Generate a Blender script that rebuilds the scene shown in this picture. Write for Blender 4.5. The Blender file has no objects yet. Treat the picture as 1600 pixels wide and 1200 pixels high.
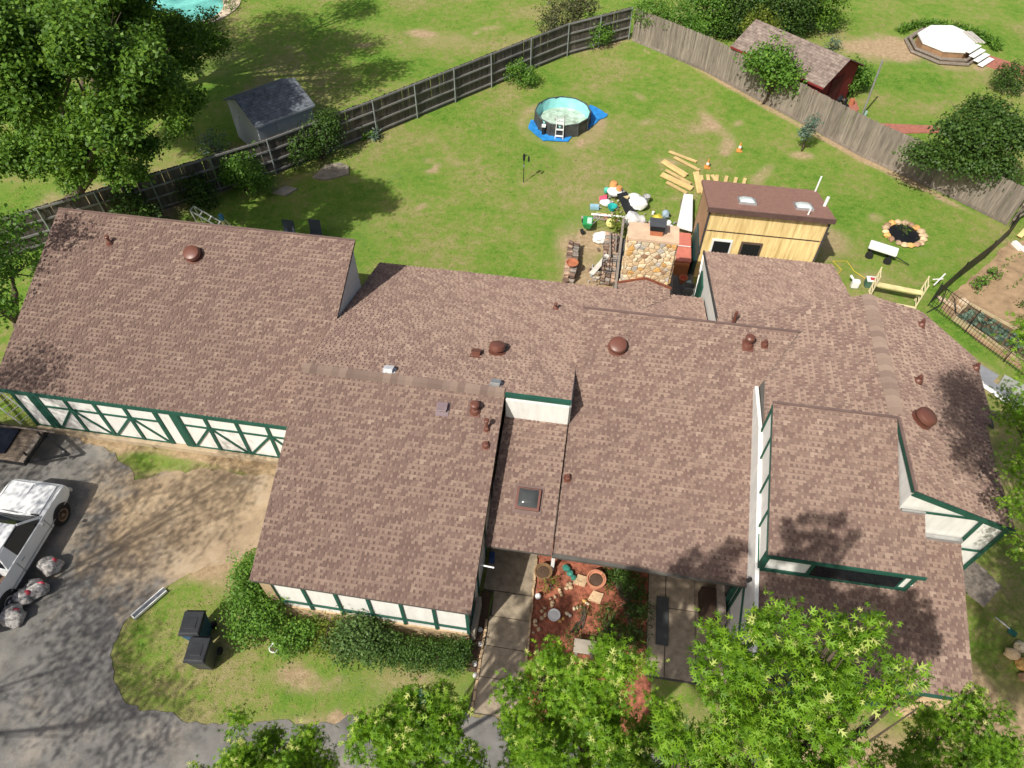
import bpy, bmesh, math, random
import numpy as np
from mathutils import Vector, Matrix, noise as mnoise
sc = bpy.context.scene; col = sc.collection
rnd = random.Random(11); nr = np.random.default_rng(11)
# ---------------------------------------------------------------- camera, sky, sun, exposure
PITCH, ROLL, YAW, CAMZ = math.radians(50.7), math.radians(.7), math.radians(8.2), 20.0
_f = Vector((math.sin(-YAW)*math.cos(PITCH), math.cos(-YAW)*math.cos(PITCH), -math.sin(PITCH)))
_r = Vector((math.cos(-YAW), -math.sin(-YAW), 0)); _u = _r.cross(_f)
_r2 = _r*math.cos(ROLL)+_u*math.sin(ROLL); _u2 = -_r*math.sin(ROLL)+_u*math.cos(ROLL)
cd = bpy.data.cameras.new('camera'); cam = bpy.data.objects.new('camera', cd); col.objects.link(cam)
cd.sensor_width = 36; cd.lens = 25.0; cd.clip_end = 1500; cd.clip_start = .1
cam.matrix_world = Matrix.Translation((0, 0, CAMZ)) @ Matrix((_r2, _u2, -_f)).transposed().to_4x4()
sc.camera = cam
SUN = Vector((.43, .73, -1)).normalized()
w = bpy.data.worlds.new('World'); sc.world = w; w.use_nodes = True
nt = w.node_tree; bg = nt.nodes['Background']; sky = nt.nodes.new('ShaderNodeTexSky')
sky.sky_type = 'NISHITA'; sky.sun_disc = False; sky.sun_elevation = math.asin(-SUN.z)
sky.sun_rotation = math.atan2(-SUN.x, -SUN.y) % (2*math.pi); sky.air_density = .8; sky.dust_density = 4; sky.ozone_density = .6
nt.links.new(sky.outputs[0], bg.inputs[0]); bg.inputs[1].default_value = .095
sd = bpy.data.lights.new('sun', 'SUN'); sd.energy = 4.6; sd.angle = math.radians(.55); sd.color = (1, .955, .87)
so = bpy.data.objects.new('sun', sd); col.objects.link(so); so.location = (-20, -35, 60)
so.rotation_euler = SUN.to_track_quat('-Z', 'Y').to_euler()
sc.view_settings.view_transform = 'Standard'; sc.view_settings.look = 'None'
sc.view_settings.exposure = .12; sc.view_settings.gamma = 1; sc.view_settings.use_curve_mapping = False
sc.cycles.max_bounces = 6; sc.cycles.transparent_max_bounces = 8

# ---------------------------------------------------------------- materials
MATS = {}
def mat(name, c, rough=.85, var=.18, scale=3., bump=.15, bscale=45., metal=0., rv=0., spec=.3, c2=None, stretch=None, detail=5):
    if name in MATS: return MATS[name]
    m = bpy.data.materials.new(name); m.use_nodes = True; MATS[name] = m
    n = m.node_tree; N = n.nodes; L = n.links; b = N['Principled BSDF']
    b.inputs['Roughness'].default_value = rough; b.inputs['Metallic'].default_value = metal
    b.inputs['Specular IOR Level'].default_value = spec
    g = N.new('ShaderNodeNewGeometry'); src = g.outputs['Position']
    if stretch:
        mp = N.new('ShaderNodeMapping'); mp.inputs['Scale'].default_value = stretch; L.new(src, mp.inputs[0]); src = mp.outputs[0]
    t = N.new('ShaderNodeTexNoise'); t.inputs['Scale'].default_value = scale; t.inputs['Detail'].default_value = detail
    t.inputs['Roughness'].default_value = .65; L.new(src, t.inputs['Vector'])
    r = N.new('ShaderNodeValToRGB'); e = r.color_ramp.elements; e[0].position = .32; e[1].position = .68
    lo = tuple(x*(1-var) for x in c); hi = tuple(min(1, x*(1+var)) for x in (c2 or c))
    e[0].color = (*lo, 1); e[1].color = (*hi, 1); L.new(t.outputs[0], r.inputs[0]); out = r.outputs[0]
    if rv:
        oi = N.new('ShaderNodeObjectInfo'); mr = N.new('ShaderNodeMapRange'); L.new(oi.outputs['Random'], mr.inputs[0])
        mr.inputs[3].default_value = 1-rv; mr.inputs[4].default_value = 1+rv
        vm = N.new('ShaderNodeVectorMath'); vm.operation = 'SCALE'; L.new(out, vm.inputs[0]); L.new(mr.outputs[0], vm.inputs['Scale']); out = vm.outputs[0]
    L.new(out, b.inputs['Base Color'])
    if bump:
        t2 = N.new('ShaderNodeTexNoise'); t2.inputs['Scale'].default_value = bscale; t2.inputs['Detail'].default_value = 3; L.new(src, t2.inputs['Vector'])
        bm = N.new('ShaderNodeBump'); bm.inputs['Strength'].default_value = bump; bm.inputs['Distance'].default_value = .02
        L.new(t2.outputs[0], bm.inputs['Height']); L.new(bm.outputs[0], b.inputs['Normal'])
    return m
def tonemat(name, ramp, rough=.9, bump=.3, bscale=60, grain=.25, gscale=40, trans=0., attr='tone', big=.0, spec=.25):
    """colour from a per-face 'tone' attribute plus fine grain; trans mixes in translucency (leaves)"""
    m = bpy.data.materials.new(name); m.use_nodes = True; MATS[name] = m
    n = m.node_tree; N = n.nodes; L = n.links; b = N['Principled BSDF']; b.inputs['Roughness'].default_value = rough
    b.inputs['Specular IOR Level'].default_value = spec
    a = N.new('ShaderNodeAttribute'); a.attribute_name = attr; g = N.new('ShaderNodeNewGeometry')
    t = N.new('ShaderNodeTexNoise'); t.inputs['Scale'].default_value = gscale; t.inputs['Detail'].default_value = 4; L.new(g.outputs['Position'], t.inputs['Vector'])
    md = N.new('ShaderNodeMath'); md.operation = 'MULTIPLY_ADD'; L.new(t.outputs[0], md.inputs[0]); md.inputs[1].default_value = grain
    ad = N.new('ShaderNodeMath'); ad.operation = 'SUBTRACT'; L.new(a.outputs['Fac'], ad.inputs[0]); ad.inputs[1].default_value = grain*.5; L.new(ad.outputs[0], md.inputs[2])
    f = md.outputs[0]
    if big:
        t3 = N.new('ShaderNodeTexNoise'); t3.inputs['Scale'].default_value = .6; t3.inputs['Detail'].default_value = 5; L.new(g.outputs['Position'], t3.inputs['Vector'])
        m3 = N.new('ShaderNodeMath'); m3.operation = 'MULTIPLY_ADD'; L.new(t3.outputs[0], m3.inputs[0]); m3.inputs[1].default_value = big
        s3 = N.new('ShaderNodeMath'); s3.operation = 'SUBTRACT'; L.new(f, s3.inputs[0]); s3.inputs[1].default_value = big*.5; L.new(s3.outputs[0], m3.inputs[2]); f = m3.outputs[0]
    r = N.new('ShaderNodeValToRGB'); e = r.color_ramp.elements
    while len(e) < len(ramp): e.new(.5)
    for i, (p, c) in enumerate(ramp): e[i].position = p; e[i].color = (*c, 1)
    L.new(f, r.inputs[0]); L.new(r.outputs[0], b.inputs['Base Color'])
    if 'Diffuse Roughness' in b.inputs: b.inputs['Diffuse Roughness'].default_value = 1.0 if rough > .9 else 0
    if bump:
        bm = N.new('ShaderNodeBump'); bm.inputs['Strength'].default_value = bump; bm.inputs['Distance'].default_value = .01
        t2 = N.new('ShaderNodeTexNoise'); t2.inputs['Scale'].default_value = bscale; L.new(g.outputs['Position'], t2.inputs['Vector'])
        L.new(t2.outputs[0], bm.inputs['Height']); L.new(bm.outputs[0], b.inputs['Normal'])
    if trans:
        tr = N.new('ShaderNodeBsdfTranslucent'); hs = N.new('ShaderNodeHueSaturation'); hs.inputs['Value'].default_value = 1.5; hs.inputs['Hue'].default_value = .48
        L.new(r.outputs[0], hs.inputs['Color']); L.new(hs.outputs[0], tr.inputs[0])
        mx = N.new('ShaderNodeMixShader'); mx.inputs[0].default_value = trans; L.new(b.outputs[0], mx.inputs[1]); L.new(tr.outputs[0], mx.inputs[2])
        L.new(mx.outputs[0], N['Material Output'].inputs[0])
    return m
def glassmat(name, c=(.012, .015, .018), rough=.06):
    m = bpy.data.materials.new(name); m.use_nodes = True; MATS[name] = m; b = m.node_tree.nodes['Principled BSDF']
    b.inputs['Base Color'].default_value = (*c, 1); b.inputs['Roughness'].default_value = rough; b.inputs['Specular IOR Level'].default_value = .35
    return m
WHITE = mat('white_stucco', (.75, .735, .69), var=.09, scale=2.2, stretch=(2.5, 2.5, .6), bump=.12)
GREEN = mat('green_trim_paint', (.018, .085, .058), rough=.6, var=.2, bump=.05)
SOFFIT = mat('roof_deck_edge', (.09, .085, .075), var=.15)
SHING = tonemat('asphalt_shingle', [(0, (.118, .074, .062)), (.3, (.192, .127, .107)), (.7, (.297, .212, .168)), (1, (.38, .285, .225))], rough=.95, grain=.42, gscale=80, bump=.5, bscale=120, big=.14, spec=.12)
CAPMAT = tonemat('ridge_cap_shingle', [(0, (.19, .135, .112)), (1, (.285, .212, .168))], rough=.95, grain=.3, gscale=50, big=.2, spec=.1)
BROWN = mat('brown_vent_metal', (.15, .058, .04), rough=.42, var=.12, bump=.03, spec=.5)
FLASH = mat('dark_metal_flashing', (.165, .11, .095), rough=.6, var=.15, bump=.03)
GALV = mat('galvanised_metal', (.5, .5, .5), rough=.4, metal=.6, var=.15, bump=.04)
DARK = mat('black_plastic', (.018, .019, .02), rough=.5, var=.2, bump=.05)
RUBBER = mat('rubber', (.02, .02, .02), rough=.8)
WOODG = mat('weathered_wood', (.23, .195, .16), rough=.9, var=.32, scale=2.2, bump=.35, bscale=30, rv=.22, stretch=(6, 6, .7))
WOODD = mat('dark_weathered_wood', (.105, .09, .078), rough=.9, var=.35, scale=2, bump=.35, bscale=30, rv=.25, stretch=(6, 6, .7))
RAILW = mat('grey_fence_rail', (.24, .235, .225), var=.2, rv=.1)
PLY = mat('raw_plywood', (.7, .5, .2), rough=.8, var=.22, scale=1.3, bump=.08, stretch=(5, 5, .5), c2=(.8, .62, .3))
LUMBER = mat('fresh_lumber', (.62, .45, .2), rough=.75, var=.15, scale=3, bump=.1, rv=.12)
CONC = mat('concrete', (.34, .30, .24), var=.2, scale=1.6, bump=.2, bscale=80)
WPLAST = mat('white_plastic', (.8, .8, .78), rough=.45, var=.05, bump=.02)
GLASS = glassmat('dark_glass')
DECKW = mat('grey_deck_board', (.13, .13, .12), var=.25, rv=.15, stretch=(6, .8, 1))
TERRA = mat('terracotta', (.42, .15, .075), var=.15)
SOILM = mat('potting_soil', (.09, .055, .035), var=.3, scale=20)
STONET = mat('tan_stone', (.5, .36, .22), var=.28, scale=4, bump=.4, bscale=18, rv=.25)

# ---------------------------------------------------------------- mesh helpers
LOCAL = set()
class B:
    def __init__(s): s.v = []; s.f = []
    def add(s, vs, fs):
        n = len(s.v); s.v += [tuple(v) for v in vs]; s.f += [tuple(i+n for i in f) for f in fs]; return s
    def hexa(s, q): return s.add(q, [(0, 3, 2, 1), (4, 5, 6, 7), (0, 1, 5, 4), (1, 2, 6, 5), (2, 3, 7, 6), (3, 0, 4, 7)])
    def box(s, c, d, rz=0, rx=0, ry=0):
        M = Matrix.Translation(c) @ Matrix.Rotation(rz, 4, 'Z') @ Matrix.Rotation(ry, 4, 'Y') @ Matrix.Rotation(rx, 4, 'X')
        x, y, z = d[0]/2, d[1]/2, d[2]/2
        return s.hexa([M @ Vector(p) for p in ((-x, -y, -z), (x, -y, -z), (x, y, -z), (-x, y, -z), (-x, -y, z), (x, -y, z), (x, y, z), (-x, y, z))])
    def beam(s, p0, p1, wd, th, n=(0, 0, 1)):
        p0, p1, n = Vector(p0), Vector(p1), Vector(n); d = (p1-p0).normalized(); n = (n-d*n.dot(d)).normalized(); a = d.cross(n)*wd/2; b = n*th/2
        return s.hexa([p0-a-b, p0+a-b, p0+a+b, p0-a+b, p1-a-b, p1+a-b, p1+a+b, p1-a+b])
    def ring(s, c, d, r, n):
        d = Vector(d).normalized(); u = d.orthogonal().normalized(); v = d.cross(u); c = Vector(c)
        return [c+u*math.cos(2*math.pi*i/n)*r+v*math.sin(2*math.pi*i/n)*r for i in range(n)]
    def tube(s, pts, rs, n=8, caps=True):
        pts = [Vector(p) for p in pts]; rs = rs if isinstance(rs, (list, tuple)) else [rs]*len(pts); base = len(s.v); u = None
        for i, p in enumerate(pts):
            d = (pts[min(i+1, len(pts)-1)]-pts[max(i-1, 0)]).normalized()
            u = (d.orthogonal() if u is None else u-d*u.dot(d)).normalized(); v = d.cross(u)
            s.v += [tuple(p+u*math.cos(2*math.pi*k/n)*rs[i]+v*math.sin(2*math.pi*k/n)*rs[i]) for k in range(n)]
        for i in range(len(pts)-1):
            for k in range(n):
                a = base+i*n+k; b = base+i*n+(k+1) % n; s.f.append((a, b, b+n, a+n))
        if caps: s.f += [tuple(base+k for k in range(n))[::-1], tuple(base+(len(pts)-1)*n+k for k in range(n))]
        return s
    def cyl(s, p0, p1, r0, r1=None, n=12): return s.tube([p0, p1], [r0, r0 if r1 is None else r1], n)
    def prism(s, poly, z0, z1):
        n = len(poly); f0 = z0 if callable(z0) else (lambda x, y: z0); f1 = z1 if callable(z1) else (lambda x, y: z1)
        vs = [(x, y, f0(x, y)) for x, y in poly]+[(x, y, f1(x, y)) for x, y in poly]
        return s.add(vs, [tuple(range(n))[::-1], tuple(range(n, 2*n))]+[(i, (i+1) % n, n+(i+1) % n, n+i) for i in range(n)])
    def ext(s, poly, vec):
        n = len(poly); vec = Vector(vec); vs = [Vector(p) for p in poly]; vs += [p+vec for p in vs]
        return s.add(vs, [tuple(range(n))[::-1], tuple(range(n, 2*n))]+[(i, (i+1) % n, n+(i+1) % n, n+i) for i in range(n)])
    def lathe(s, prof, c=(0, 0, 0), n=20, M=None):
        base = len(s.v); M = M or Matrix.Translation(c)
        for r, z in prof: s.v += [tuple(M @ Vector((r*math.cos(2*math.pi*k/n), r*math.sin(2*math.pi*k/n), z))) for k in range(n)]
        for i in range(len(prof)-1):
            for k in range(n): a = base+i*n+k; b = base+i*n+(k+1) % n; s.f.append((a, b, b+n, a+n))
        s.f += [tuple(base+k for k in range(n))[::-1], tuple(base+(len(prof)-1)*n+k for k in range(n))]
        return s
    def blob(s, c, r, seed=0, amp=.25, sub=2, flat=None):
        bm = bmesh.new(); bmesh.ops.create_icosphere(bm, subdivisions=sub, radius=1); r = r if isinstance(r, (tuple, list)) else (r, r, r)
        n = len(s.v); off = Vector((seed*3.1, seed*1.7, seed*.9))
        for v in bm.verts:
            k = 1+amp*mnoise.noise(v.co*1.6+off)+amp*.5*mnoise.noise(v.co*3.7+off); q = Vector((v.co.x*r[0]*k, v.co.y*r[1]*k, v.co.z*r[2]*k))
            if flat is not None: q.z = max(q.z, flat)
            s.v.append(tuple(q+Vector(c)))
        s.f += [tuple(v.index+n for v in f.verts) for f in bm.faces]; bm.free(); return s
    def obj(s, name, m, parent=None, smooth=False, bevel=0, kind=None):
        me = bpy.data.meshes.new(name); me.from_pydata(s.v, [], s.f); me.update()
        if bevel:
            bm = bmesh.new(); bm.from_mesh(me); bmesh.ops.recalc_face_normals(bm, faces=bm.faces)
            bmesh.ops.bevel(bm, geom=list(bm.edges), offset=bevel, segments=2, affect='EDGES', profile=.6, clamp_overlap=True); bm.to_mesh(me); bm.free()
        if smooth:
            me.polygons.foreach_set('use_smooth', [True]*len(me.polygons))
            if smooth == 'auto': me.set_sharp_from_angle(angle=.7)
        return link(name, me, m, parent, kind)
def link(name, me, m, parent=None, kind=None, copy_of=None):
    o = bpy.data.objects.new(name, me)
    if m and not me.materials: me.materials.append(m)
    col.objects.link(o); setparent(o, parent)
    if kind: o['kind'] = kind
    return o
def setparent(o, parent):
    if parent is None: return
    o.parent = parent
    if parent.type == 'EMPTY' and parent.name not in LOCAL: o.matrix_parent_inverse = parent.matrix_basis.inverted()
def thing(name, label, cat, loc=(0, 0, 0), rz=0, group=None, local=False):
    o = bpy.data.objects.new(name, None); col.objects.link(o); o.location = loc; o.rotation_euler = (0, 0, rz)
    o.empty_display_size = .2; tag(o, label, cat, group)
    if local: LOCAL.add(o.name)
    else: o.matrix_basis = Matrix.Translation(loc) @ Matrix.Rotation(rz, 4, 'Z')
    return o
def tag(o, label, cat, group=None, kind=None):
    o['label'] = label; o['category'] = cat
    if group: o['group'] = group
    if kind: o['kind'] = kind
    return o
def struct(o, label=None, cat=None):
    o['kind'] = 'structure'
    if label: o['label'] = label
    if cat: o['category'] = cat
    return o
def dup(root, loc, rz, label, group=None, scale=1):
    r = root.copy(); col.objects.link(r); r.location = loc; r.rotation_euler = (0, 0, rz); r['label'] = label; r.scale = (scale,)*3
    if group: r['group'] = group
    for ch in list(root.children):
        c = ch.copy(); col.objects.link(c); c.parent = r
        for g in ch.children:
            d = g.copy(); col.objects.link(d); d.parent = c
    return r
def inpoly(px, py, poly):
    r = np.zeros(px.shape, bool); n = len(poly)
    for i in range(n):
        x0, y0 = poly[i]; x1, y1 = poly[(i+1) % n]
        if y0 == y1: continue
        c = ((y0 > py) != (y1 > py)) & (px < (x1-x0)*(py-y0)/(y1-y0)+x0); r ^= c
    return r
def rough_poly(poly, step=.35, amp=.12, seed=0):
    out = []
    for i, p in enumerate(poly):
        q = poly[(i+1) % len(poly)]; L = math.hypot(q[0]-p[0], q[1]-p[1]); n = max(1, int(L/step)); nx, ny = -(q[1]-p[1])/L, (q[0]-p[0])/L
        for k in range(n):
            t = k/n; x = p[0]+(q[0]-p[0])*t; y = p[1]+(q[1]-p[1])*t; d = amp*(mnoise.noise((x*.9+seed, y*.9, seed))+.6*mnoise.noise((x*3+seed, y*3, 5))+.15*mnoise.noise((x*9+seed, y*9, 2)))
            out.append((x+nx*d, y+ny*d))
    return out
def vnoise(x, y, s, seed=0):
    """smooth value noise on numpy arrays"""
    x = x/s+seed*17.3; y = y/s+seed*9.1; xi = np.floor(x).astype(int); yi = np.floor(y).astype(int); fx = x-xi; fy = y-yi
    h = lambda a, b: ((np.sin(a*127.1+b*311.7+seed*7.7)*43758.5453) % 1+1) % 1
    fx = fx*fx*(3-2*fx); fy = fy*fy*(3-2*fy)
    return (h(xi, yi)*(1-fx)+h(xi+1, yi)*fx)*(1-fy)+(h(xi, yi+1)*(1-fx)+h(xi+1, yi+1)*fx)*fy
def fbm(x, y, s, seed=0): return .5*vnoise(x, y, s, seed)+.27*vnoise(x, y, s*.45, seed+1)+.15*vnoise(x, y, s*.2, seed+2)+.08*vnoise(x, y, s*.09, seed+3)

# ---------------------------------------------------------------- ground
def lawnmat():
    m = bpy.data.materials.new('lawn'); m.use_nodes = True; n = m.node_tree; N = n.nodes; L = n.links; b = N['Principled BSDF']; b.inputs['Roughness'].default_value = .95
    b.inputs['Specular IOR Level'].default_value = .1
    g = N.new('ShaderNodeNewGeometry'); A = N.new('ShaderNodeAttribute'); A.attribute_name = 'bare'; S = N.new('ShaderNodeAttribute'); S.attribute_name = 'lush'
    def noi(s, d=5, r=.65):
        t = N.new('ShaderNodeTexNoise'); t.inputs['Scale'].default_value = s; t.inputs['Detail'].default_value = d; t.inputs['Roughness'].default_value = r; L.new(g.outputs['Position'], t.inputs['Vector']); return t.outputs[0]
    def math_(op, a, bb, c=None):
        q = N.new('ShaderNodeMath'); q.operation = op
        for i, v in enumerate((a, bb, c)):
            if v is None: continue
            if hasattr(v, 'is_linked'): L.new(v, q.inputs[i])
            else: q.inputs[i].default_value = v
        return q.outputs[0]
    fine = noi(7, 7, .85); vf = noi(26, 5, .8)
    mid = noi(2.2, 5, .7); lu = math_('ADD', math_('MULTIPLY_ADD', fine, 1.5, -.75), math_('MULTIPLY_ADD', mid, 1.5, math_('SUBTRACT', S.outputs['Fac'], .75)))
    lu = math_('MULTIPLY_ADD', vf, 1.4, math_('SUBTRACT', lu, .7))
    r1 = N.new('ShaderNodeValToRGB'); e = r1.color_ramp.elements; e[0].position = .0; e[0].color = (.36, .31, .15, 1); e[1].position = 1; e[1].color = (.08, .19, .02, 1)
    for q_, c_ in ((.26, (.28, .275, .095)), (.5, (.2, .28, .05)), (.75, (.14, .265, .033))): k_ = e.new(q_); k_.color = (*c_, 1)
    L.new(lu, r1.inputs[0])
    r2 = N.new('ShaderNodeValToRGB'); e = r2.color_ramp.elements; e[0].position = .3; e[0].color = (.3, .21, .12, 1); e[1].position = .7; e[1].color = (.56, .42, .26, 1); L.new(noi(5, 6, .7), r2.inputs[0])
    ba = math_('MULTIPLY_ADD', fine, 1.1, math_('SUBTRACT', A.outputs['Fac'], .55)); ba = math_('MULTIPLY_ADD', mid, .5, math_('SUBTRACT', ba, .25)); ba = math_('MULTIPLY_ADD', vf, .5, math_('SUBTRACT', ba, .25))
    mr = N.new('ShaderNodeMapRange'); mr.interpolation_type = 'SMOOTHSTEP'; mr.inputs[1].default_value = .3; mr.inputs[2].default_value = .85; L.new(ba, mr.inputs[0])
    mx = N.new('ShaderNodeMix'); mx.data_type = 'RGBA'; L.new(mr.outputs[0], mx.inputs[0]); L.new(r1.outputs[0], mx.inputs[6]); L.new(r2.outputs[0], mx.inputs[7]); L.new(mx.outputs[2], b.inputs['Base Color'])
    bm = N.new('ShaderNodeBump'); bm.inputs['Strength'].default_value = .9; bm.inputs['Distance'].default_value = .05; L.new(noi(30, 5, .8), bm.inputs['Height']); L.new(bm.outputs[0], b.inputs['Normal'])
    return m
# bare patches: (x, y, rx, ry, rot, strength)
PATCH = [(-2.45, 33.9, 2.3, 2.2, 0, .5), (-3.7, 28.4, .5, .4, 0, .5), (-7, 29.5, .5, .3, .3, .4), (4.6, 34.5, 1.2, .5, .6, .45), (1.9, 34.8, .9, .5, .5, .45), (.2, 37.5, .9, .4, .2, .3), (5.2, 35.4, .45, 1.3, .5, .5), (6.0, 33.2, .5, 1.4, -.2, .45),
         (7.6, 31, .45, 1.5, -.5, .5), (3.2, 31.3, 1, .45, .1, .6), (9.6, 33.0, .8, .5, 0, .65), (10.2, 26.5, 1.2, 1.5, .2, .65), (12.4, 28.4, .5, .5, 0, .5), (-.9, 24.2, .9, 1.6, .1, .5), (.2, 24.6, .7, 1, .1, .55), (.4, 21.6, 1.5, 1.6, 0, .8), (11.6, 24.3, 1.2, .8, .2, .45), (14.2, 26.2, .8, .5, .2, .4),
         (-1, 43.2, 2.4, .8, .6, .7), (8, 37.6, 8.6, .3, -.79, .75), (14.5, 31.6, 5, .3, -.72, .7), (-1.5, 31, 2, .8, .2, .25), (15.3, 45.2, 2.2, 1.9, 0, .85), (19, 45.6, 2.9, 2.1, 0, .75), (11, 44, 3, 2, 0, .35), (-12, 42.5, 1, .5, .2, .5), (-8, 44, 1.3, .5, .3, .45), (-11.5, 36.5, .6, .4, 0, .4), (-10.5, 42, 2, 1.4, 0, .3), (-15, 40.5, .9, .4, .2, .35), (-5, 43, 2, 1, .2, .35),
         (-20, 24, 4, 2, .8, .55), (-14.4, 26.9, 3, .5, .8, .4), (-22.5, 23, 3, 2, 0, .7), (-24, 33, 6, 6, 0, .2), (-6.1, 5.0, 1, .3, .1, .5), (-6.8, 5.3, .6, .3, .3, .5), (-3.5, 5.5, 1.6, .45, .08, .35), (-10, 7.6, 1.8, .5, -.5, .5), (11.6, 8.2, .35, 1.2, .35, .5), (12.6, 6.6, 2, 1.4, 0, .75), (9, 4.6, 4, 1.8, 0, .9), (13.6, 14.5, 1.2, 3, 0, .15), (14.7, 19.3, 1.8, .8, -.9, .6), (-13, 11.5, 5.5, .28, .02, .6), (-10, 11.45, 2.4, .4, .02, .5)]
PATCH += [(rnd.uniform(-14, 14), rnd.uniform(20, 42), rnd.uniform(.12, .5), rnd.uniform(.1, .3), rnd.uniform(0, 3), rnd.uniform(.25, .5)) for _ in range(45)]+[(rnd.uniform(-11, -2), rnd.uniform(3.8, 5.8), rnd.uniform(.1, .35), rnd.uniform(.1, .25), rnd.uniform(0, 3), rnd.uniform(.25, .45)) for _ in range(10)]+[(rnd.uniform(-20, 22), rnd.uniform(37, 50), rnd.uniform(.2, .7), rnd.uniform(.15, .4), rnd.uniform(0, 3), rnd.uniform(.25, .5)) for _ in range(25)]
DRIVE = [(-40, -5.5), (3.6, -5.5), (3.4, 4.7), (.2, 4.75), (-.4, 4.9), (-1.3, 4.9), (-4.4, 4.45), (-7, 3.75), (-8.6, 3.55), (-10.3, 3.7), (-11.5, 4.3), (-11.95, 5.2), (-11.7, 6.2), (-10.9, 7.2), (-9.6, 8.1), (-8.9, 8.6), (-7.5, 8.4), (-7.5, 11.2), (-9.5, 11.15), (-11.2, 11.1), (-13, 10.75), (-13.8, 10.4), (-14.6, 10.8), (-15, 11.35), (-17, 11.5), (-19, 11.6), (-40, 11.6)]
NX, NY = 330, 280; gx = np.linspace(-42, 30, NX); gy = np.linspace(-6, 58, NY); GX, GY = np.meshgrid(gx, gy); X = GX.ravel(); Y = GY.ravel()
def bareness(X, Y):
    b = .62*fbm(X, Y, 5.5, 3)-.02 + .18*(fbm(X, Y, 1.3, 5)-.5)
    b = np.clip(b*1.1-.19+.25*(fbm(X, Y, 9, 14)-.5), 0, .5)
    wob = .5*(fbm(X, Y, .8, 8)-.5)
    for x, y, rx, ry, a, s in PATCH:
        c, sn = math.cos(a), math.sin(a); dx = (X-x)*c+(Y-y)*sn; dy = -(X-x)*sn+(Y-y)*c; d = np.sqrt((dx/rx)**2+(dy/ry)**2)+wob
        b = np.maximum(b, b+s*np.clip(1.35-d, 0, 1))
    d = np.abs(np.hypot(X+2.45, Y-33.9)-2.1); b += .3*np.clip(1-d/.5, 0, 1)
    de = np.full(X.shape, 9.)
    for (x0, y0), (x1, y1) in zip(DRIVE, DRIVE[1:]):
        t = np.clip(((X-x0)*(x1-x0)+(Y-y0)*(y1-y0))/((x1-x0)**2+(y1-y0)**2), 0, 1); de = np.minimum(de, np.hypot(X-x0-t*(x1-x0), Y-y0-t*(y1-y0)))
    b += .55*np.exp(-de/.3)*(Y < 12)
    return np.clip(b, 0, 1)
def lushness(X, Y):
    l = -.02+1.0*fbm(X, Y, 2.6, 21)+.25*(fbm(X, Y, 12, 31)-.5)
    l += .22*np.exp(-(((X-11)/4)**2+((Y-30)/3)**2))+.15*np.exp(-(((X+2)/3)**2+((Y-25)/2)**2))-.12*(Y < 8)
    return np.clip(l, 0, 1)
me = bpy.data.meshes.new('lawn'); Z = .02*(fbm(X, Y, 3, 40)-.5)-.012
I = np.arange(NX*NY).reshape(NY, NX); Q = np.stack([I[:-1, :-1], I[:-1, 1:], I[1:, 1:], I[1:, :-1]], -1).reshape(-1, 4)
me.from_pydata(np.stack([X, Y, Z], 1).tolist(), [], Q.tolist())
me.attributes.new('bare', 'FLOAT', 'POINT').data.foreach_set('value', bareness(X, Y).astype('f4'))
me.attributes.new('lush', 'FLOAT', 'POINT').data.foreach_set('value', lushness(X, Y).astype('f4'))
LAWN = lawnmat(); struct(link('lawn', me, LAWN))
FAR = mat('far_grass', (.09, .13, .03), var=.3, scale=.4)
struct(B().add([(-500, -500, -.06), (500, -500, -.06), (500, 500, -.06), (-500, 500, -.06)], [(0, 1, 2, 3)]).obj('ground', FAR))
def sheet(name, poly, z, m, amp=.1, step=.3, seed=1):
    p = rough_poly(poly, step, amp, seed) if amp else poly
    return struct(B().prism(p, z-.05, z).obj(name, m))
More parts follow.
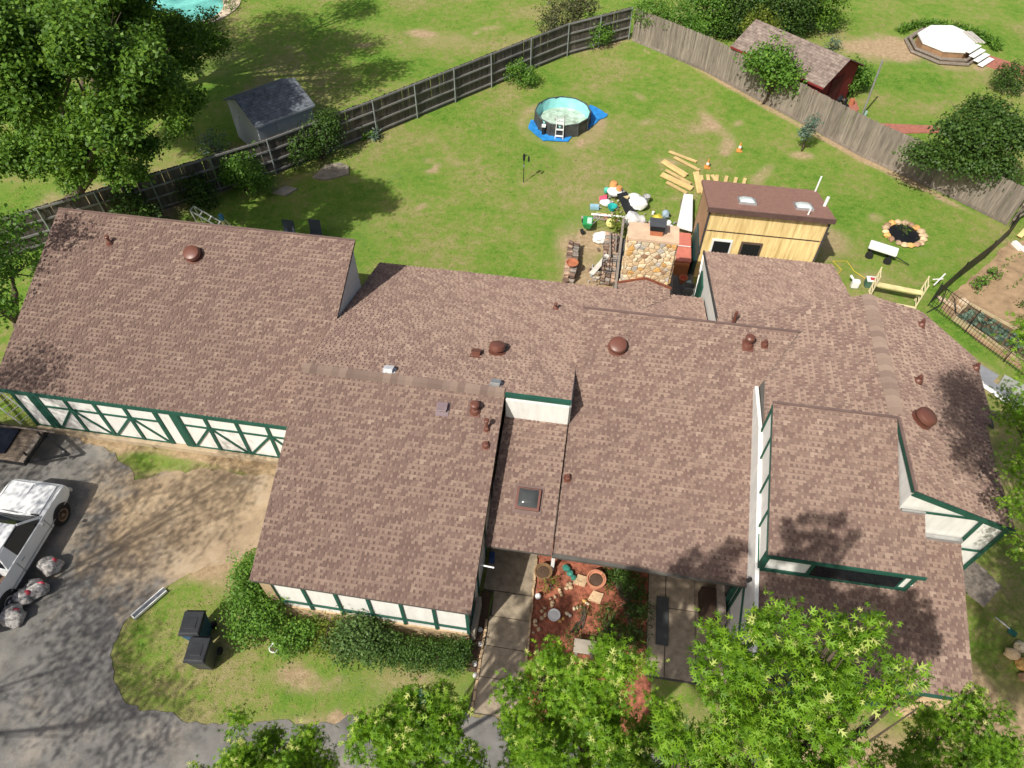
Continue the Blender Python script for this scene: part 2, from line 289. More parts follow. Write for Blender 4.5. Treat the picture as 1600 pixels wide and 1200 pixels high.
def asphalt():
    m = mat('asphalt', (.17, .163, .15), rough=.95, var=.3, scale=1.3, bump=.4, bscale=90)
    n = m.node_tree; N = n.nodes; L = n.links; b = N['Principled BSDF']; old = b.inputs['Base Color'].links[0].from_socket
    g = N.new('ShaderNodeNewGeometry')
    mp = N.new('ShaderNodeMapping'); mp.vector_type = 'TEXTURE'; mp.inputs['Location'].default_value = (-10.6, 9.6, 0); mp.inputs['Rotation'].default_value = (0, 0, .2); mp.inputs['Scale'].default_value = (3.9, 2.6, 40); L.new(g.outputs['Position'], mp.inputs[0])
    ln = N.new('ShaderNodeVectorMath'); ln.operation = 'LENGTH'; L.new(mp.outputs[0], ln.inputs[0])
    t = N.new('ShaderNodeTexNoise'); t.inputs['Scale'].default_value = 1.1; t.inputs['Detail'].default_value = 7; t.inputs['Roughness'].default_value = .7; L.new(g.outputs['Position'], t.inputs['Vector'])
    ad = N.new('ShaderNodeMath'); ad.operation = 'MULTIPLY_ADD'; ad.inputs[1].default_value = -1.7; L.new(t.outputs[0], ad.inputs[0]); L.new(ln.outputs['Value'], ad.inputs[2])
    mr = N.new('ShaderNodeMapRange'); mr.inputs[1].default_value = .45; mr.inputs[2].default_value = -.1; L.new(ad.outputs[0], mr.inputs[0])
    r = N.new('ShaderNodeValToRGB'); r.color_ramp.elements[0].color = (.27, .2, .13, 1); r.color_ramp.elements[1].color = (.46, .345, .22, 1); r.color_ramp.elements[0].position = .35; r.color_ramp.elements[1].position = .65; L.new(t.outputs[0], r.inputs[0])
    mx = N.new('ShaderNodeMix'); mx.data_type = 'RGBA'; L.new(mr.outputs[0], mx.inputs[0]); L.new(old, mx.inputs[6]); L.new(r.outputs[0], mx.inputs[7])
    # worn pale scuffs and a few dark cracks
    t4 = N.new('ShaderNodeTexNoise'); t4.inputs['Scale'].default_value = .55; t4.inputs['Detail'].default_value = 8; t4.inputs['Roughness'].default_value = .72; L.new(g.outputs['Position'], t4.inputs['Vector'])
    m4 = N.new('ShaderNodeMapRange'); m4.inputs[1].default_value = .52; m4.inputs[2].default_value = .72; m4.inputs[4].default_value = .75; L.new(t4.outputs[0], m4.inputs[0])
    mx2 = N.new('ShaderNodeMix'); mx2.data_type = 'RGBA'; L.new(m4.outputs[0], mx2.inputs[0]); L.new(mx.outputs[2], mx2.inputs[6]); mx2.inputs[7].default_value = (.36, .31, .25, 1)
    v = N.new('ShaderNodeTexVoronoi'); v.feature = 'DISTANCE_TO_EDGE'; v.inputs['Scale'].default_value = .55
    t5 = N.new('ShaderNodeTexNoise'); t5.inputs['Scale'].default_value = 2.5; L.new(g.outputs['Position'], t5.inputs['Vector']); vm = N.new('ShaderNodeVectorMath'); vm.operation = 'MULTIPLY_ADD'; L.new(t5.outputs[1], vm.inputs[0]); vm.inputs[1].default_value = (.5, .5, .5); L.new(g.outputs['Position'], vm.inputs[2]); L.new(vm.outputs[0], v.inputs['Vector'])
    m5 = N.new('ShaderNodeMapRange'); m5.inputs[1].default_value = .0; m5.inputs[2].default_value = .006; m5.inputs[3].default_value = .3; m5.inputs[4].default_value = 0; L.new(v.outputs['Distance'], m5.inputs[0])
    mx3 = N.new('ShaderNodeMix'); mx3.data_type = 'RGBA'; L.new(m5.outputs[0], mx3.inputs[0]); L.new(mx2.outputs[2], mx3.inputs[6]); mx3.inputs[7].default_value = (.04, .04, .04, 1)
    L.new(mx3.outputs[2], b.inputs['Base Color']); return m
DRIVEP = rough_poly(DRIVE, .16, .26, 4)
sheet('driveway', DRIVE, .006, asphalt(), .26, .16, 4)
WALKM = mat('exposed_aggregate', (.3, .245, .175), var=.3, scale=5, bump=.3, bscale=90, rv=.08)
# ---------------------------------------------------------------- the house
HOUSE = thing('house', 'long low house under brown shingle roofs with white walls and dark green trim', 'house', (-1, 12, 0))
PL = dict(A=(2.4, 0, .41, 0, 11.55), C=(4.6, 0, .4, 0, 12.15), B=(4.6, 0, -.312, 0, 12.15), E=(2.53, 0, .33, 0, 8.55), D=(2.4, 0, .34, 0, 8.6), HL=(5.5, .38, 0, 8.2, 0),
          HR=(5.5, -.38, 0, 8.2, 0), G=(2.4, 0, -.3, 0, 21.8), I=(5.5, 0, .39, 0, 12.2), J=(2.4, 0, .31, 0, 6.5), CAB=(3.6, 0, -.31, 0, 22.95))
def zf(k):
    z0, ax, ay, x0, y0 = PL[k]; return lambda x, y: z0+ax*(x-x0)+ay*(y-y0)
SHINGLES = []
EXPO = .15
def span(poly, k, p):
    """extent along the row axis of polygon at plan coordinate p; k = index of gradient axis"""
    s = []
    n = len(poly)
    for i in range(n):
        a, b = poly[i], poly[(i+1) % n]
        if (a[k]-p)*(b[k]-p) <= 0 and abs(a[k]-b[k]) > 1e-9:
            t = (p-a[k])/(b[k]-a[k]); s.append(a[1-k]+(b[1-k]-a[1-k])*t)
    return (min(s), max(s)) if s else None
def roof(key, poly, parent=HOUSE, deck=.09, label=None, edge=SOFFIT):
    z0, ax, ay, x0, y0 = PL[key]; f = zf(key); k = 0 if ax else 1; g = ax or ay
    d = B().prism(poly, lambda x, y: f(x, y)-deck, lambda x, y: f(x, y)-.004).obj('roof', edge, parent)
    if label: d['label'] = label
    lo = min(p[k] for p in poly); hi = max(p[k] for p in poly); up = 1 if g > 0 else -1
    step = EXPO/math.sqrt(1+g*g); nrow = int((hi-lo)/step+.999); start = lo if up > 0 else hi
    for i in range(nrow):
        p0 = start+up*step*i; p1 = start+up*step*(i+1); p1 = min(max(p1, lo), hi); e = 1e-4*up
        s0 = span(poly, k, min(max(p0+e, lo+1e-5), hi-1e-5)); s1 = span(poly, k, min(max(p1-e, lo+1e-5), hi-1e-5))
        if not s0 or not s1 or abs(p1-p0) < .01: continue
        s = min(s0[0], s1[0])-rnd.random()*.4; end = max(s0[1], s1[1]); cells = []; dark = rnd.random() < .5; run = rnd.uniform(.1, .5); nextcut = s+rnd.uniform(.5, 1.0)
        cur = []
        while s < end:
            tooth = rnd.uniform(.05, .12); slot = rnd.uniform(.05, .085)
            if run <= 0: dark = (not dark) if rnd.random() < .8 else dark; run = rnd.uniform(.1, .55)
            base = (.36 if dark else .66)+rnd.uniform(-.1, .1)+(.18 if rnd.random() < .06 else 0)
            cur.append((s, s+tooth, base, base, .028)); opp = (.67 if dark else .34)+rnd.uniform(-.14, .14)
            cur.append((s+tooth, s+tooth+slot, opp, base, .006)); s += tooth+slot; run -= tooth+slot
            if s > nextcut or s >= end:
                V = []; F = []; T = []; c = [0, 0, 0]
                def pt(ss, pp, h):
                    x, y = (pp, ss) if k == 0 else (ss, pp); return (x, y, f(x, y)+h)
                pm = p0+(p1-p0)*.52
                cl = lambda q, a: min(max(q, a[0]), a[1])
                sm = (s0[0]+(s1[0]-s0[0])*.52, s0[1]+(s1[1]-s0[1])*.52)
                for a, b, t1, t2, h in cur:
                    a0, b0, a1, b1, am, bm_ = cl(a, s0), cl(b, s0), cl(a, s1), cl(b, s1), cl(a, sm), cl(b, sm)
                    if b0-a0 < 1e-4 and b1-a1 < 1e-4: continue
                    n = len(V)
                    if h > .01:
                        V += [pt(a0, p0, h), pt(b0, p0, h), pt(b1, p1+up*.01, .002), pt(a1, p1+up*.01, .002), pt(a0, p0, -.004), pt(b0, p0, -.004)]
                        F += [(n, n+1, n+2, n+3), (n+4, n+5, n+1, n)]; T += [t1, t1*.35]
                    else:
                        V += [pt(a0, p0, h), pt(b0, p0, h), pt(bm_, pm, h*.5), pt(am, pm, h*.5), pt(am, pm, .013), pt(bm_, pm, .013), pt(b1, p1+up*.01, .002), pt(a1, p1+up*.01, .002), pt(a0, p0, -.004), pt(b0, p0, -.004)]
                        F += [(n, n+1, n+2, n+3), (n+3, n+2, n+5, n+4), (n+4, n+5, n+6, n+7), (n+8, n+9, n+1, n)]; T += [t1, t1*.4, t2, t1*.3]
                if V:
                    if up < 0 if k == 1 else up > 0: F = [q[::-1] for q in F]
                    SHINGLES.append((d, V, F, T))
                cur = []; nextcut = s+1.0
    return d
def shingle_objects(limit=300):
    M3 = Matrix((_r2, _u2, -_f)); C = Vector((0, 0, CAMZ)); sc_ = []
    for i, (d, V, F, T) in enumerate(SHINGLES):
        c = Vector(V[0])*.5+Vector(V[-1])*.5; q = M3 @ (c-C); x = 800+1111*q.x/-q.z; y = 600-1111*q.y/-q.z
        vis = 5 < x < 1595 and 5 < y < 1000 and not (x > 940 and y > 940) and d.parent == HOUSE
        ext = (Vector(V[0])-Vector(V[-1])).length
        sc_.append((c-C).length if vis and ext > .5 else 1e6)
    near = set(sorted(range(len(SHINGLES)), key=lambda i: sc_[i])[:limit]); rest = {}
    def build(name, V, F, T, parent, kind=None):
        me = bpy.data.meshes.new(name); me.from_pydata(V, [], F); me.attributes.new('tone', 'FLOAT', 'FACE').data.foreach_set('value', T); return link(name, me, SHING, parent, kind)
    for i, (d, V, F, T) in enumerate(SHINGLES):
        if i in near: build('shingle', V, F, T, d)
        else:
            r = rest.setdefault(d.name, [d, [], [], []]); n = len(r[1]); r[1] += V; r[2] += [tuple(a+n for a in q) for q in F]; r[3] += T
    for d, V, F, T in rest.values(): build('shingle_courses', V, F, T, d, 'stuff')
def rect(x0, y0, x1, y1): return [(x0, y0), (x1, y0), (x1, y1), (x0, y1)]
rA = roof('A', rect(-18.28, 11.5, -7.8, 17.5)); rC = roof('C', rect(-7.8, 6.66, -1.94, 12.15)); rB = roof('B', rect(-7.8, 12.15, -.1, 15.527)); rB2 = roof('B', rect(-7.8, 15.527, 4.06, 19.25))
rE = roof('E', rect(-1.93, 8.52, -.12, 12.08)); rD = roof('D', [(-.1, 8.55), (5.0, 8.5), (5.15, 13.72), (6.3, 15.62), (-.1, 15.62)])
rHL = roof('HL', [(8.2, 12.2), (8.2, 15.64), (6.32, 15.64), (5.16, 13.74), (5.14, 12.2)]); rHL2 = roof('HL', rect(4.579, 15.64, 8.2, 16.78))
rHR = roof('HR', [(8.2, 10.03), (10.99, 10.0), (11.14, 13.4), (11.46, 13.32), (11.66, 15.95), (10.08, 17.1), (8.2, 16.78)])
rG = roof('G', rect(4.12, 16.821, 8.88, 21.85)); rG2 = roof('G', rect(4.12, 15.66, 4.6, 16.821))
rI = roof('I', rect(5.08, 8.58, 8.18, 12.2)); rI2 = roof('I', rect(8.18, 8.58, 8.78, 10.0)); rJ = roof('J', rect(5.05, 6.46, 8.72, 8.74)); rJ2 = roof('J', rect(8.72, 6.46, 10.17, 9.99))
# small cricket roof running back to the chimney
PL['KL'] = (2.8, .33, 0, 1.95, 0); PL['KR'] = (2.8, -.33, 0, 1.95, 0)
rKL = roof('KL', [(1.02, 18.92), (1.95, 17.98), (1.95, 19.42), (1.02, 19.4)], deck=.02); rKR = roof('KR', [(1.95, 17.98), (2.88, 18.92), (2.88, 19.4), (1.95, 19.42)], deck=.02)
COPPER = mat('rust_brown_fascia', (.2, .065, .035), var=.15)
B().beam((1.0, 19.44, 2.47), (1.95, 19.46, 2.8), .06, .16).obj('fascia', COPPER, HOUSE); B().beam((1.95, 19.46, 2.8), (2.9, 19.44, 2.47), .06, .16).obj('fascia', COPPER, HOUSE)
# ridge caps, one piece each
def ridge(p0, p1, n1, s1, n2, s2, pitch=.21, wd=.17, par=HOUSE):
    p0, p1 = Vector(p0), Vector(p1); L = (p1-p0).length; n = int(L/pitch); d = (p1-p0)/L
    n1 = Vector(n1); n2 = Vector(n2)
    for i in range(n):
        a = p0+d*(i*L/n); b = p0+d*((i+1)*L/n+.04); h0 = .05; h1 = .028; t = rnd.random()
        q = []
        for c, h in ((a, h0), (b, h1)):
            q += [c+n1*wd+Vector((0, 0, -s1*wd+h)), c+n1*.05+Vector((0, 0, h+.003)), c+n2*.05+Vector((0, 0, h+.003)), c+n2*wd+Vector((0, 0, -s2*wd+h))]
        q += [v-Vector((0, 0, .03)) for v in q[:4]]
        me = bpy.data.meshes.new('ridge_cap'); me.from_pydata(q, [], [(0, 1, 5, 4), (1, 2, 6, 5), (2, 3, 7, 6), (8, 9, 1, 0), (9, 10, 2, 1), (10, 11, 3, 2)])
        me.attributes.new('tone', 'FLOAT', 'FACE').data.foreach_set('value', [t]*6); link('ridge_cap', me, CAPMAT, par)
ridge((-7.75, 12.15, 4.6), (-2.0, 12.15, 4.6), (0, -1, 0), .4, (0, 1, 0), .312, par=rC)
ridge((8.2, 12.3, 5.5), (8.2, 16.75, 5.5), (-1, 0, 0), .38, (1, 0, 0), .38, wd=.2, par=rHR)
def flash(p0, p1, name='ridge_flashing', wd=.07, th=.03, m=FLASH): return B().beam(p0, p1, wd, th).obj(name, m, HOUSE)
flash((-.1, 15.62, 4.815), (6.3, 15.62, 4.815)); flash((5.08, 12.2, 5.525), (8.2, 12.2, 5.525)); flash((8.2, 10.03, 5.53), (8.2, 12.2, 5.53)); flash((-18.28, 17.5, 4.855), (-7.8, 17.5, 4.855), wd=.06)
# ---- walls. wall(): polygon in a vertical plane given thickness
def wall(pts, vec, m=WHITE, name='wall', par=HOUSE, label=None):
    o = B().ext(pts, vec).obj(name, m, par)
    if label: o['label'] = label
    return o
def trim(p0, p1, wd, n, par=HOUSE, th=.035, name='trim', m=GREEN): return B().beam(p0, p1, wd, th, n).obj(name, m, par)
A, BB, C, D, E, G, HLf, HRf, I_, J_ = (zf(k) for k in ('A', 'B', 'C', 'D', 'E', 'G', 'HL', 'HR', 'I', 'J'))
def yz(x, ys, top, bot=0): return [(x, y, bot) for y in (ys[0], ys[-1])]+[(x, y, top(x, y)) for y in ys[::-1]]
def xz(y, xs, top, bot=0): return [(x, y, bot) for x in (xs[0], xs[-1])]+[(x, y, top(x, y)) for x in xs[::-1]]
u = lambda f, d=.13: (lambda x, y: f(x, y)-d)
# garage wing
gw = wall(xz(11.8, (-18.0, -7.7), lambda x, y: 2.46), (0, .15, 0), label='garage front wall with two braced doors')
wall(yz(-18.0, (11.95, 17.25), u(A)), (.15, 0, 0)); wall(xz(17.1, (-17.99, -7.86), lambda x, y: A(x, 17.1)-.13), (0, .15, 0))
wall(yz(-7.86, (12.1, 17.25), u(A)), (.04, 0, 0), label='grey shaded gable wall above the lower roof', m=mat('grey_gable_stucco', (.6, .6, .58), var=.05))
wall(yz(-7.78, (7.1, 12.15, 18.8), lambda x, y: min(C(x, y), BB(x, y))-.13), (.1, 0, 0))
B().box((-12.9, 11.7, .1), (10.2, .3, .2)).obj('foundation', mat('tan_foundation', (.42, .33, .22), var=.2), HOUSE)
def bay(x0, x1, diag, par, z0=.22, zt=2.34, mid=1.42, last=False):
    y = 11.75
    B().box(((x0+x1)/2, y, (z0+zt)/2), (x1-x0-.1, .06, zt-z0)).obj('panel', WHITE, par)
    trim((x0, y-.045, mid), (x1, y-.045, mid), .08, (0, -1, 0), par)
    if diag > 0: trim((x0+.05, y-.05, z0), (x1-.05, y-.05, mid-.03), .08, (0, -1, 0), par)
    if diag < 0: trim((x0+.05, y-.05, mid-.03), (x1-.05, y-.05, z0), .08, (0, -1, 0), par)
    trim((x0, y-.052, z0-.08), (x0, y-.052, zt+.06), .11, (0, -1, 0), par)
    if last: trim((x1, y-.052, z0-.08), (x1, y-.052, zt+.06), .11, (0, -1, 0), par)
    trim((x0, y-.043, z0), (x1, y-.043, z0), .06, (0, -1, 0), par)
for x0, xs in ((-17.17, (-17.17, -16.18, -15.18, -14.14, -13.14)), (-12.36, (-12.36, -11.44, -10.41, -9.4, -8.42))):
    gd = B().box(((xs[0]+xs[-1])/2, 11.79, 1.2), (xs[-1]-xs[0]+.1, .05, 2.3)).obj('garage_door', GREEN, HOUSE)
    for i in range(4): bay(xs[i], xs[i+1], 1 if i % 2 == 0 else -1, gd, last=i == 3)
bay(-18.3+.3, -17.48, 0, gw, mid=1.95); bay(-13.06, -12.6, 9, gw) if False else B().box((-12.83, 11.75, 1.28), (.42, .06, 2.1)).obj('panel', WHITE, gw)
for x in (-17.33, -12.47): B().box((x, 11.73, 1.25), (.24, .12, 2.4)).obj('post', GREEN, gw)
for x in (-13.08, -12.6, -8.3): B().box((x, 11.72, 1.25), (.07, .07, 2.3)).obj('trim', GREEN, gw)
flash((-18.28, 11.5, 2.33), (-7.8, 11.5, 2.33), 'fascia', .05, .16, GREEN)
# front bedroom wing
cw = wall(xz(6.8, (-7.45, -2.1), lambda x, y: 2.42, .62), (0, .12, 0), label='white front wall with dark green studs above the shrubs')
B().box((-4.78, 6.9, .31), (5.4, .3, .62)).obj('stone_base', STONET, HOUSE); B().box((-7.5, 6.95, 1.1), (.3, .42, 2.2)).obj('corner_pillar', STONET, HOUSE)
for i in range(7): trim((-7.38+.883*i, 6.77, .66), (-7.38+.883*i, 6.77, 2.42), .085, (0, -1, 0), cw)
trim((-7.38, 6.765, 1.0), (-2.08, 6.765, 1.0), .07, (0, -1, 0), cw); trim((-7.38, 6.76, 2.34), (-2.08, 6.76, 2.34), .1, (0, -1, 0), cw)
ew = wall(yz(-2.1, (6.82, 12.0), u(C, .14)), (-.1, 0, 0))
for y in (7.1, 8.2, 9.4): trim((-2.08, y, .1), (-2.08, y, C(-2, y)-.2), .1, (1, 0, 0), ew)
trim((-2.075, 7.2, .4), (-2.075, 8.2, 2.5), .08, (1, 0, 0), ew); B().box((-1.99, 7.35, .35), (.12, 1.0, .7)).obj('planter_ledge', CONC, HOUSE)
flash((-1.955, 6.66, 2.33), (-1.955, 12.1, 4.5), 'rake_trim', .03, .14, SOFFIT)
# clerestory between the two front roofs
kw = wall(xz(12.0, (-1.9, -.13), lambda x, y: 4.46, 3.5), (0, .1, 0), label='white clerestory wall strip with green fascia')
flash((-1.93, 12.1, 4.56), (-.1, 12.1, 4.56), 'fascia', .1, .13, GREEN)
wall(yz(-.14, (12.1, 14.2), lambda x, y: BB(x, y)-.13, 2.5), (.06, 0, 0)); wall(yz(-.06, (13.5, 15.5), lambda x, y: D(x, y)-.13, 2.8), (.06, 0, 0)); wall(xz(15.45, (-.06, 6.2), lambda x, y: D(x, y)-.13, 2.5), (0, .08, 0))
# entry below
dw = wall(xz(10.35, (-2.0, 0.0), lambda x, y: 2.6), (0, .12, 0)); fd = B().box((-.75, 10.3, 1.05), (.92, .07, 2.1)).obj('front_door', WPLAST, HOUSE); B().box((-.4, 10.24, 1.0), (.05, .06, .12)).obj('handle', BROWN, fd)
B().box((-1.55, 10.3, 1.0), (.5, .06, 1.9)).obj('side_panel', WPLAST, HOUSE)
for x in (-1.9, -1.25, -.24): B().box((x, 10.29, 1.15), (.1, .08, 2.3)).obj('trim', GREEN, dw)
wall(yz(0.0, (8.75, 10.35), lambda x, y: D(x, y)-.14), (.1, 0, 0)) if False else None
B().box((-.06, 9.3, 1.2), (.1, .1, 2.4)).obj('porch_post', WPLAST, HOUSE)
wall(xz(10.6, (0.0, 5.0), lambda x, y: 2.9), (0, .12, 0)); wd_ = B().box((2.4, 10.55, 1.2), (1.6, .08, 1.1)).obj('window', GREEN, HOUSE); B().box((2.4, 10.5, 1.2), (1.45, .03, .95)).obj('pane', GLASS, wd_)
wall(xz(18.75, (-7.7, 4.0), lambda x, y: BB(x, y)-.13), (0, .1, 0))
# tall white side wall between the two right roofs
fw = wall([(5.02, 8.62, 0), (5.02, 13.72, 0), (5.02, 13.72, 4.33), (5.02, 12.2, 4.36), (5.02, 6.55, 2.52), (5.02, 6.55, 0)], (.1, 0, 0), label='narrow white side wall rising from the lower roof')
trim((5.0, 8.7, .1), (5.0, 8.7, 2.4), .12, (-1, 0, 0), fw); trim((5.0, 7.0, .2), (5.0, 7.0, 2.5), .1, (-1, 0, 0), fw); trim((5.0, 8.6, 2.2), (5.0, 7.0, 1.0), .1, (-1, 0, 0), fw)
B().box((5.05, 9.3, 1.1), (.3, .9, 2.1)).obj('side_window', GREEN, fw); B().box((4.89, 9.3, 1.15), (.03, .7, 1.7)).obj('pane', GLASS, fw)
iw = wall([(5.12, 8.66, J_(0, 8.66)), (5.12, 12.15, 4.15), (5.12, 12.15, I_(0, 12.15)-.13), (5.12, 8.66, I_(0, 8.66)-.13)], (.1, 0, 0), label='white panelled side wall with green studs under the upper roof')
trim((5.09, 8.68, 3.2), (5.09, 12.18, 4.24), .07, (-1, 0, 0), iw); trim((5.09, 12.13, 4.2), (5.09, 12.13, 5.4), .07, (-1, 0, 0), iw); trim((5.09, 8.7, 3.05), (5.09, 8.7, 4.0), .1, (-1, 0, 0), iw)
for y in (9.66, 10.5, 11.4): trim((5.09, y, 3.2+(y-8.68)*.297), (5.09, y, I_(0, y)-.12), .055, (-1, 0, 0), iw)
trim((5.085, 8.62, I_(0, 8.62)-.1), (5.085, 12.2, I_(0, 12.2)-.1), .05, (-1, 0, 0), iw)
# upper front wall with band window
fw2 = wall(xz(8.7, (5.14, 8.72), lambda x, y: 4.02, 2.95), (0, .1, 0), label='pale front wall with a wide dark window under the upper roof')
trim((5.1, 8.67, 3.13), (8.72, 8.67, 3.13), .16, (0, -1, 0), fw2); trim((5.1, 8.67, 3.98), (8.72, 8.67, 3.98), .06, (0, -1, 0), fw2); trim((5.15, 8.665, 3.05), (5.15, 8.665, 4.0), .14, (0, -1, 0), fw2); trim((8.67, 8.665, 3.05), (8.67, 8.665, 4.0), .1, (0, -1, 0), fw2)
bw = B().box((7.35, 8.68, 3.56), (2.2, .08, .78)).obj('band_window', GREEN, HOUSE); B().box((7.35, 8.64, 3.58), (2.06, .03, .64)).obj('pane', GLASS, bw)
trim((8.72, 8.72, 3.2), (8.72, 9.98, 3.6), .5, (1, 0, 0), fw2, name='side_wall', m=WHITE, th=.06)
wall([(8.74, 8.75, 2.8), (8.74, 10.0, 2.8), (8.74, 10.0, I_(0, 10)-.14), (8.74, 8.75, I_(0, 8.75)-.14)], (-.08, 0, 0))
flash((5.08, 8.56, 4.03), (8.78, 8.56, 4.03), 'fascia', .04, .12, GREEN); flash((5.05, 6.44, 2.32), (10.17, 6.44, 2.32), 'fascia', .04, .14, GREEN)
# right wing front wall, ridge wall and sides
hw = wall([(8.24, 10.12, 0), (10.95, 10.12, 0), (10.95, 10.12, HRf(10.95, 0)-.14), (8.24, 10.12, HRf(8.24, 0)-.14)], (0, .12, 0), label='white gable end wall with green rake board')
trim((8.2, 10.0, HRf(8.2, 0)-.09), (11.0, 9.98, HRf(11, 0)-.09), .15, (0, -1, 0), hw, name='rake_board'); trim((10.2, 10.07, 1), (10.2, 10.07, HRf(10.2, 0)-.18), .09, (0, -1, 0), hw); trim((10.9, 10.07, 0), (10.9, 10.07, HRf(10.9, 0)-.2), .1, (0, -1, 0), hw)
trim((8.8, 10.07, 4.58), (10.2, 10.07, 4.58), .06, (0, -1, 0), hw); trim((10.22, 10.07, 3.1), (10.88, 10.07, 3.1), .06, (0, -1, 0), hw)
B().box((9.45, 10.02, 3.56), (1.42, .1, .12)).obj('step_flashing', GALV, hw); B().box((8.5, 9.99, 4.66), (.56, .06, .07)).obj('step_flashing', GALV, hw)
rw = wall(yz(8.22, (10.1, 12.2), lambda x, y: 5.38, 3.2), (.08, 0, 0), label='thin white wall wedge under the ridge'); trim((8.19, 10.06, 5.42), (8.19, 12.15, 5.42), .13, (-1, 0, 0), rw); 
wall([(10.85, 10.2, 0), (10.95, 13.4, 0), (10.95, 13.4, 4.3), (10.85, 10.2, 4.3)], (-.1, 0, 0)); wall([(11.25, 13.45, 0), (11.45, 15.8, 0), (11.45, 15.8, 4.05), (11.25, 13.45, 4.1)], (-.1, 0, 0)); B().box((11.15, 13.42, 2.0), (.3, .08, 4.0)).obj('wall', GREEN, HOUSE)
wall(xz(16.7, (4.7, 8.2, 10.0), lambda x, y: min(HLf(x, y), HRf(x, y))-.14), (0, -.1, 0)); wall([(10.0, 16.75, 0), (11.45, 15.8, 0), (11.45, 15.8, 4.05), (10.0, 16.75, 4.6)], (-.05, -.08, 0))
wall(yz(10.05, (6.7, 10.1), u(J_)), (-.1, 0, 0)); jw = wall(xz(6.75, (5.1, 10.05), lambda x, y: 2.36), (0, .1, 0), m=mat('dark_green_wall', (.03, .07, .055)))
for i in range(4): w_ = B().box((5.9+1.05*i, 6.7, 1.35), (.95, .08, 1.5)).obj('window', GREEN, HOUSE); B().box((5.9+1.05*i, 6.655, 1.35), (.8, .02, 1.35)).obj('pane', GLASS, w_)
B().box((9.7, 6.72, 1.0), (.7, .2, 2.0)).obj('stone_pier', STONET, HOUSE)
# rear right room
gl = wall([(4.16, 15.7, 0), (4.16, 21.5, 0), (4.16, 21.5, G(0, 21.5)-.12), (4.16, 15.7, G(0, 15.7)-.12)], (.1, 0, 0), label='white left wall of the rear room')
wall(xz(21.4, (4.2, 8.75), u(G)), (0, .1, 0)); wall(yz(8.72, (16.7, 21.4), u(G)), (.08, 0, 0)); B().box((4.12, 20.6, 1.1), (.06, .9, 2.0)).obj('side_door', GREEN, gl)
flash((4.13, 16.7, G(0, 16.7)-.02), (4.13, 21.85, 2.36), 'rake_trim', .04, .12, mat('black_drip_edge', (.06, .06, .06)))
# ---- roof fittings
def dome(x, y, z, r, par, slopex=0, slopey=0):
    n = Vector((-slopex, -slopey, 1)).normalized(); M = Matrix.Translation((x, y, z)) @ n.to_track_quat('Z', 'Y').to_matrix().to_4x4()
    o = B().lathe([(r*1.02, .0), (r*1.0, .03), (r*.55, .035), (r*.55, .12), (r*1.02, .13), (r*1.02, .2), (r*.93, .27), (r*.72, .295), (r*.4, .31), (.02, .315)], n=28, M=M).obj('dome_vent', BROWN, HOUSE, smooth='auto')
    B().lathe([(r*1.12, .012), (r*1.1, .03), (r*.6, .04)], n=24, M=M).obj('vent_flashing', BROWN, o)
for x, y, k, r in ((-13.04, 16.4, 'A', .27), (-2.51, 14.15, 'B', .24), (1.05, 14.5, 'D', .265), (8.93, 12.45, 'HR', .27)):
    dome(x, y, zf(k)(x, y), r, HOUSE, PL[k][1], PL[k][2])
def pipe(x, y, k, h, r=.045, cap=0, lean=0):
    z = zf(k)(x, y); gx_, gy_ = PL[k][1], PL[k][2]
    o = B().cyl((x, y, z-.05), (x+lean, y, z+h), r, r, 12).obj('vent_pipe', BROWN, HOUSE, smooth='auto')
    n = Vector((-gx_, -gy_, 1)).normalized(); M = Matrix.Translation((x, y, z)) @ n.to_track_quat('Z', 'Y').to_matrix().to_4x4()
    B().lathe([(r*2.2, .02), (r*2.1, .05), (r*1.15, .11), (r*1.05, .12)], n=12, M=M).obj('boot', BROWN, o, smooth='auto'); B().box((x, y-.02, z+.022), (r*4, r*4.6, .01), rx=math.atan(gy_), ry=-math.atan(gx_)).obj('vent_flashing', BROWN, o)
    if cap: B().lathe([(r*1.3, h-.02), (cap, h), (cap, h+cap*.55), (cap*.7, h+cap*.85), (.01, h+cap*.9)], c=(x+lean, y, z), n=16).obj('rain_cap', BROWN, o, smooth='auto')
for a in ((-16.05, 16.5, 'A', .25, .05, .08), (-2.68, 11.55, 'C', .26, .07, .13), (-2.28, 11.12, 'C', .38, .04, .075), (-2.23, 10.7, 'C', .16, .05), (.06, 10.6, 'D', .18, .05), (-1.03, 17.27, 'B', .2, .04, .06), (4.55, 16.3, 'G', .62, .05), (4.82, 15.03, 'D', .28, .08, .14), (5.3, 15.1, 'D', .2, .05), (9.88, 16.42, 'HR', .22, .05), (9.18, 13.9, 'HR', .22, .055), (11.5, 15.5, 'HR', .22, .05)): pipe(*a)
def boxvent(x, y, k, m, s=.2):
    z = zf(k)(x, y); rx = math.atan(PL[k][2]); o = B().box((x, y, z+.07), (s*1.2, s*1.2, .14), rx=rx).obj('box_vent', m, HOUSE, bevel=.012)
    B().box((x, y-.01, z+.15), (s*1.35, s*1.1, .03), rx=rx-.12).obj('hood', m, o); B().box((x, y-.02, z+.02), (s*1.8, s*2, .01), rx=rx).obj('vent_flashing', m, o)
boxvent(-3.09, 13.9, 'B', BROWN); boxvent(-5.34, 12.48, 'B', mat('white_vent_metal', (.66, .66, .68), rough=.4)); boxvent(-2.25, 12.46, 'B', GALV); boxvent(-3.58, 11.5, 'C', mat('mauve_vent_metal', (.2, .15, .16), rough=.35))
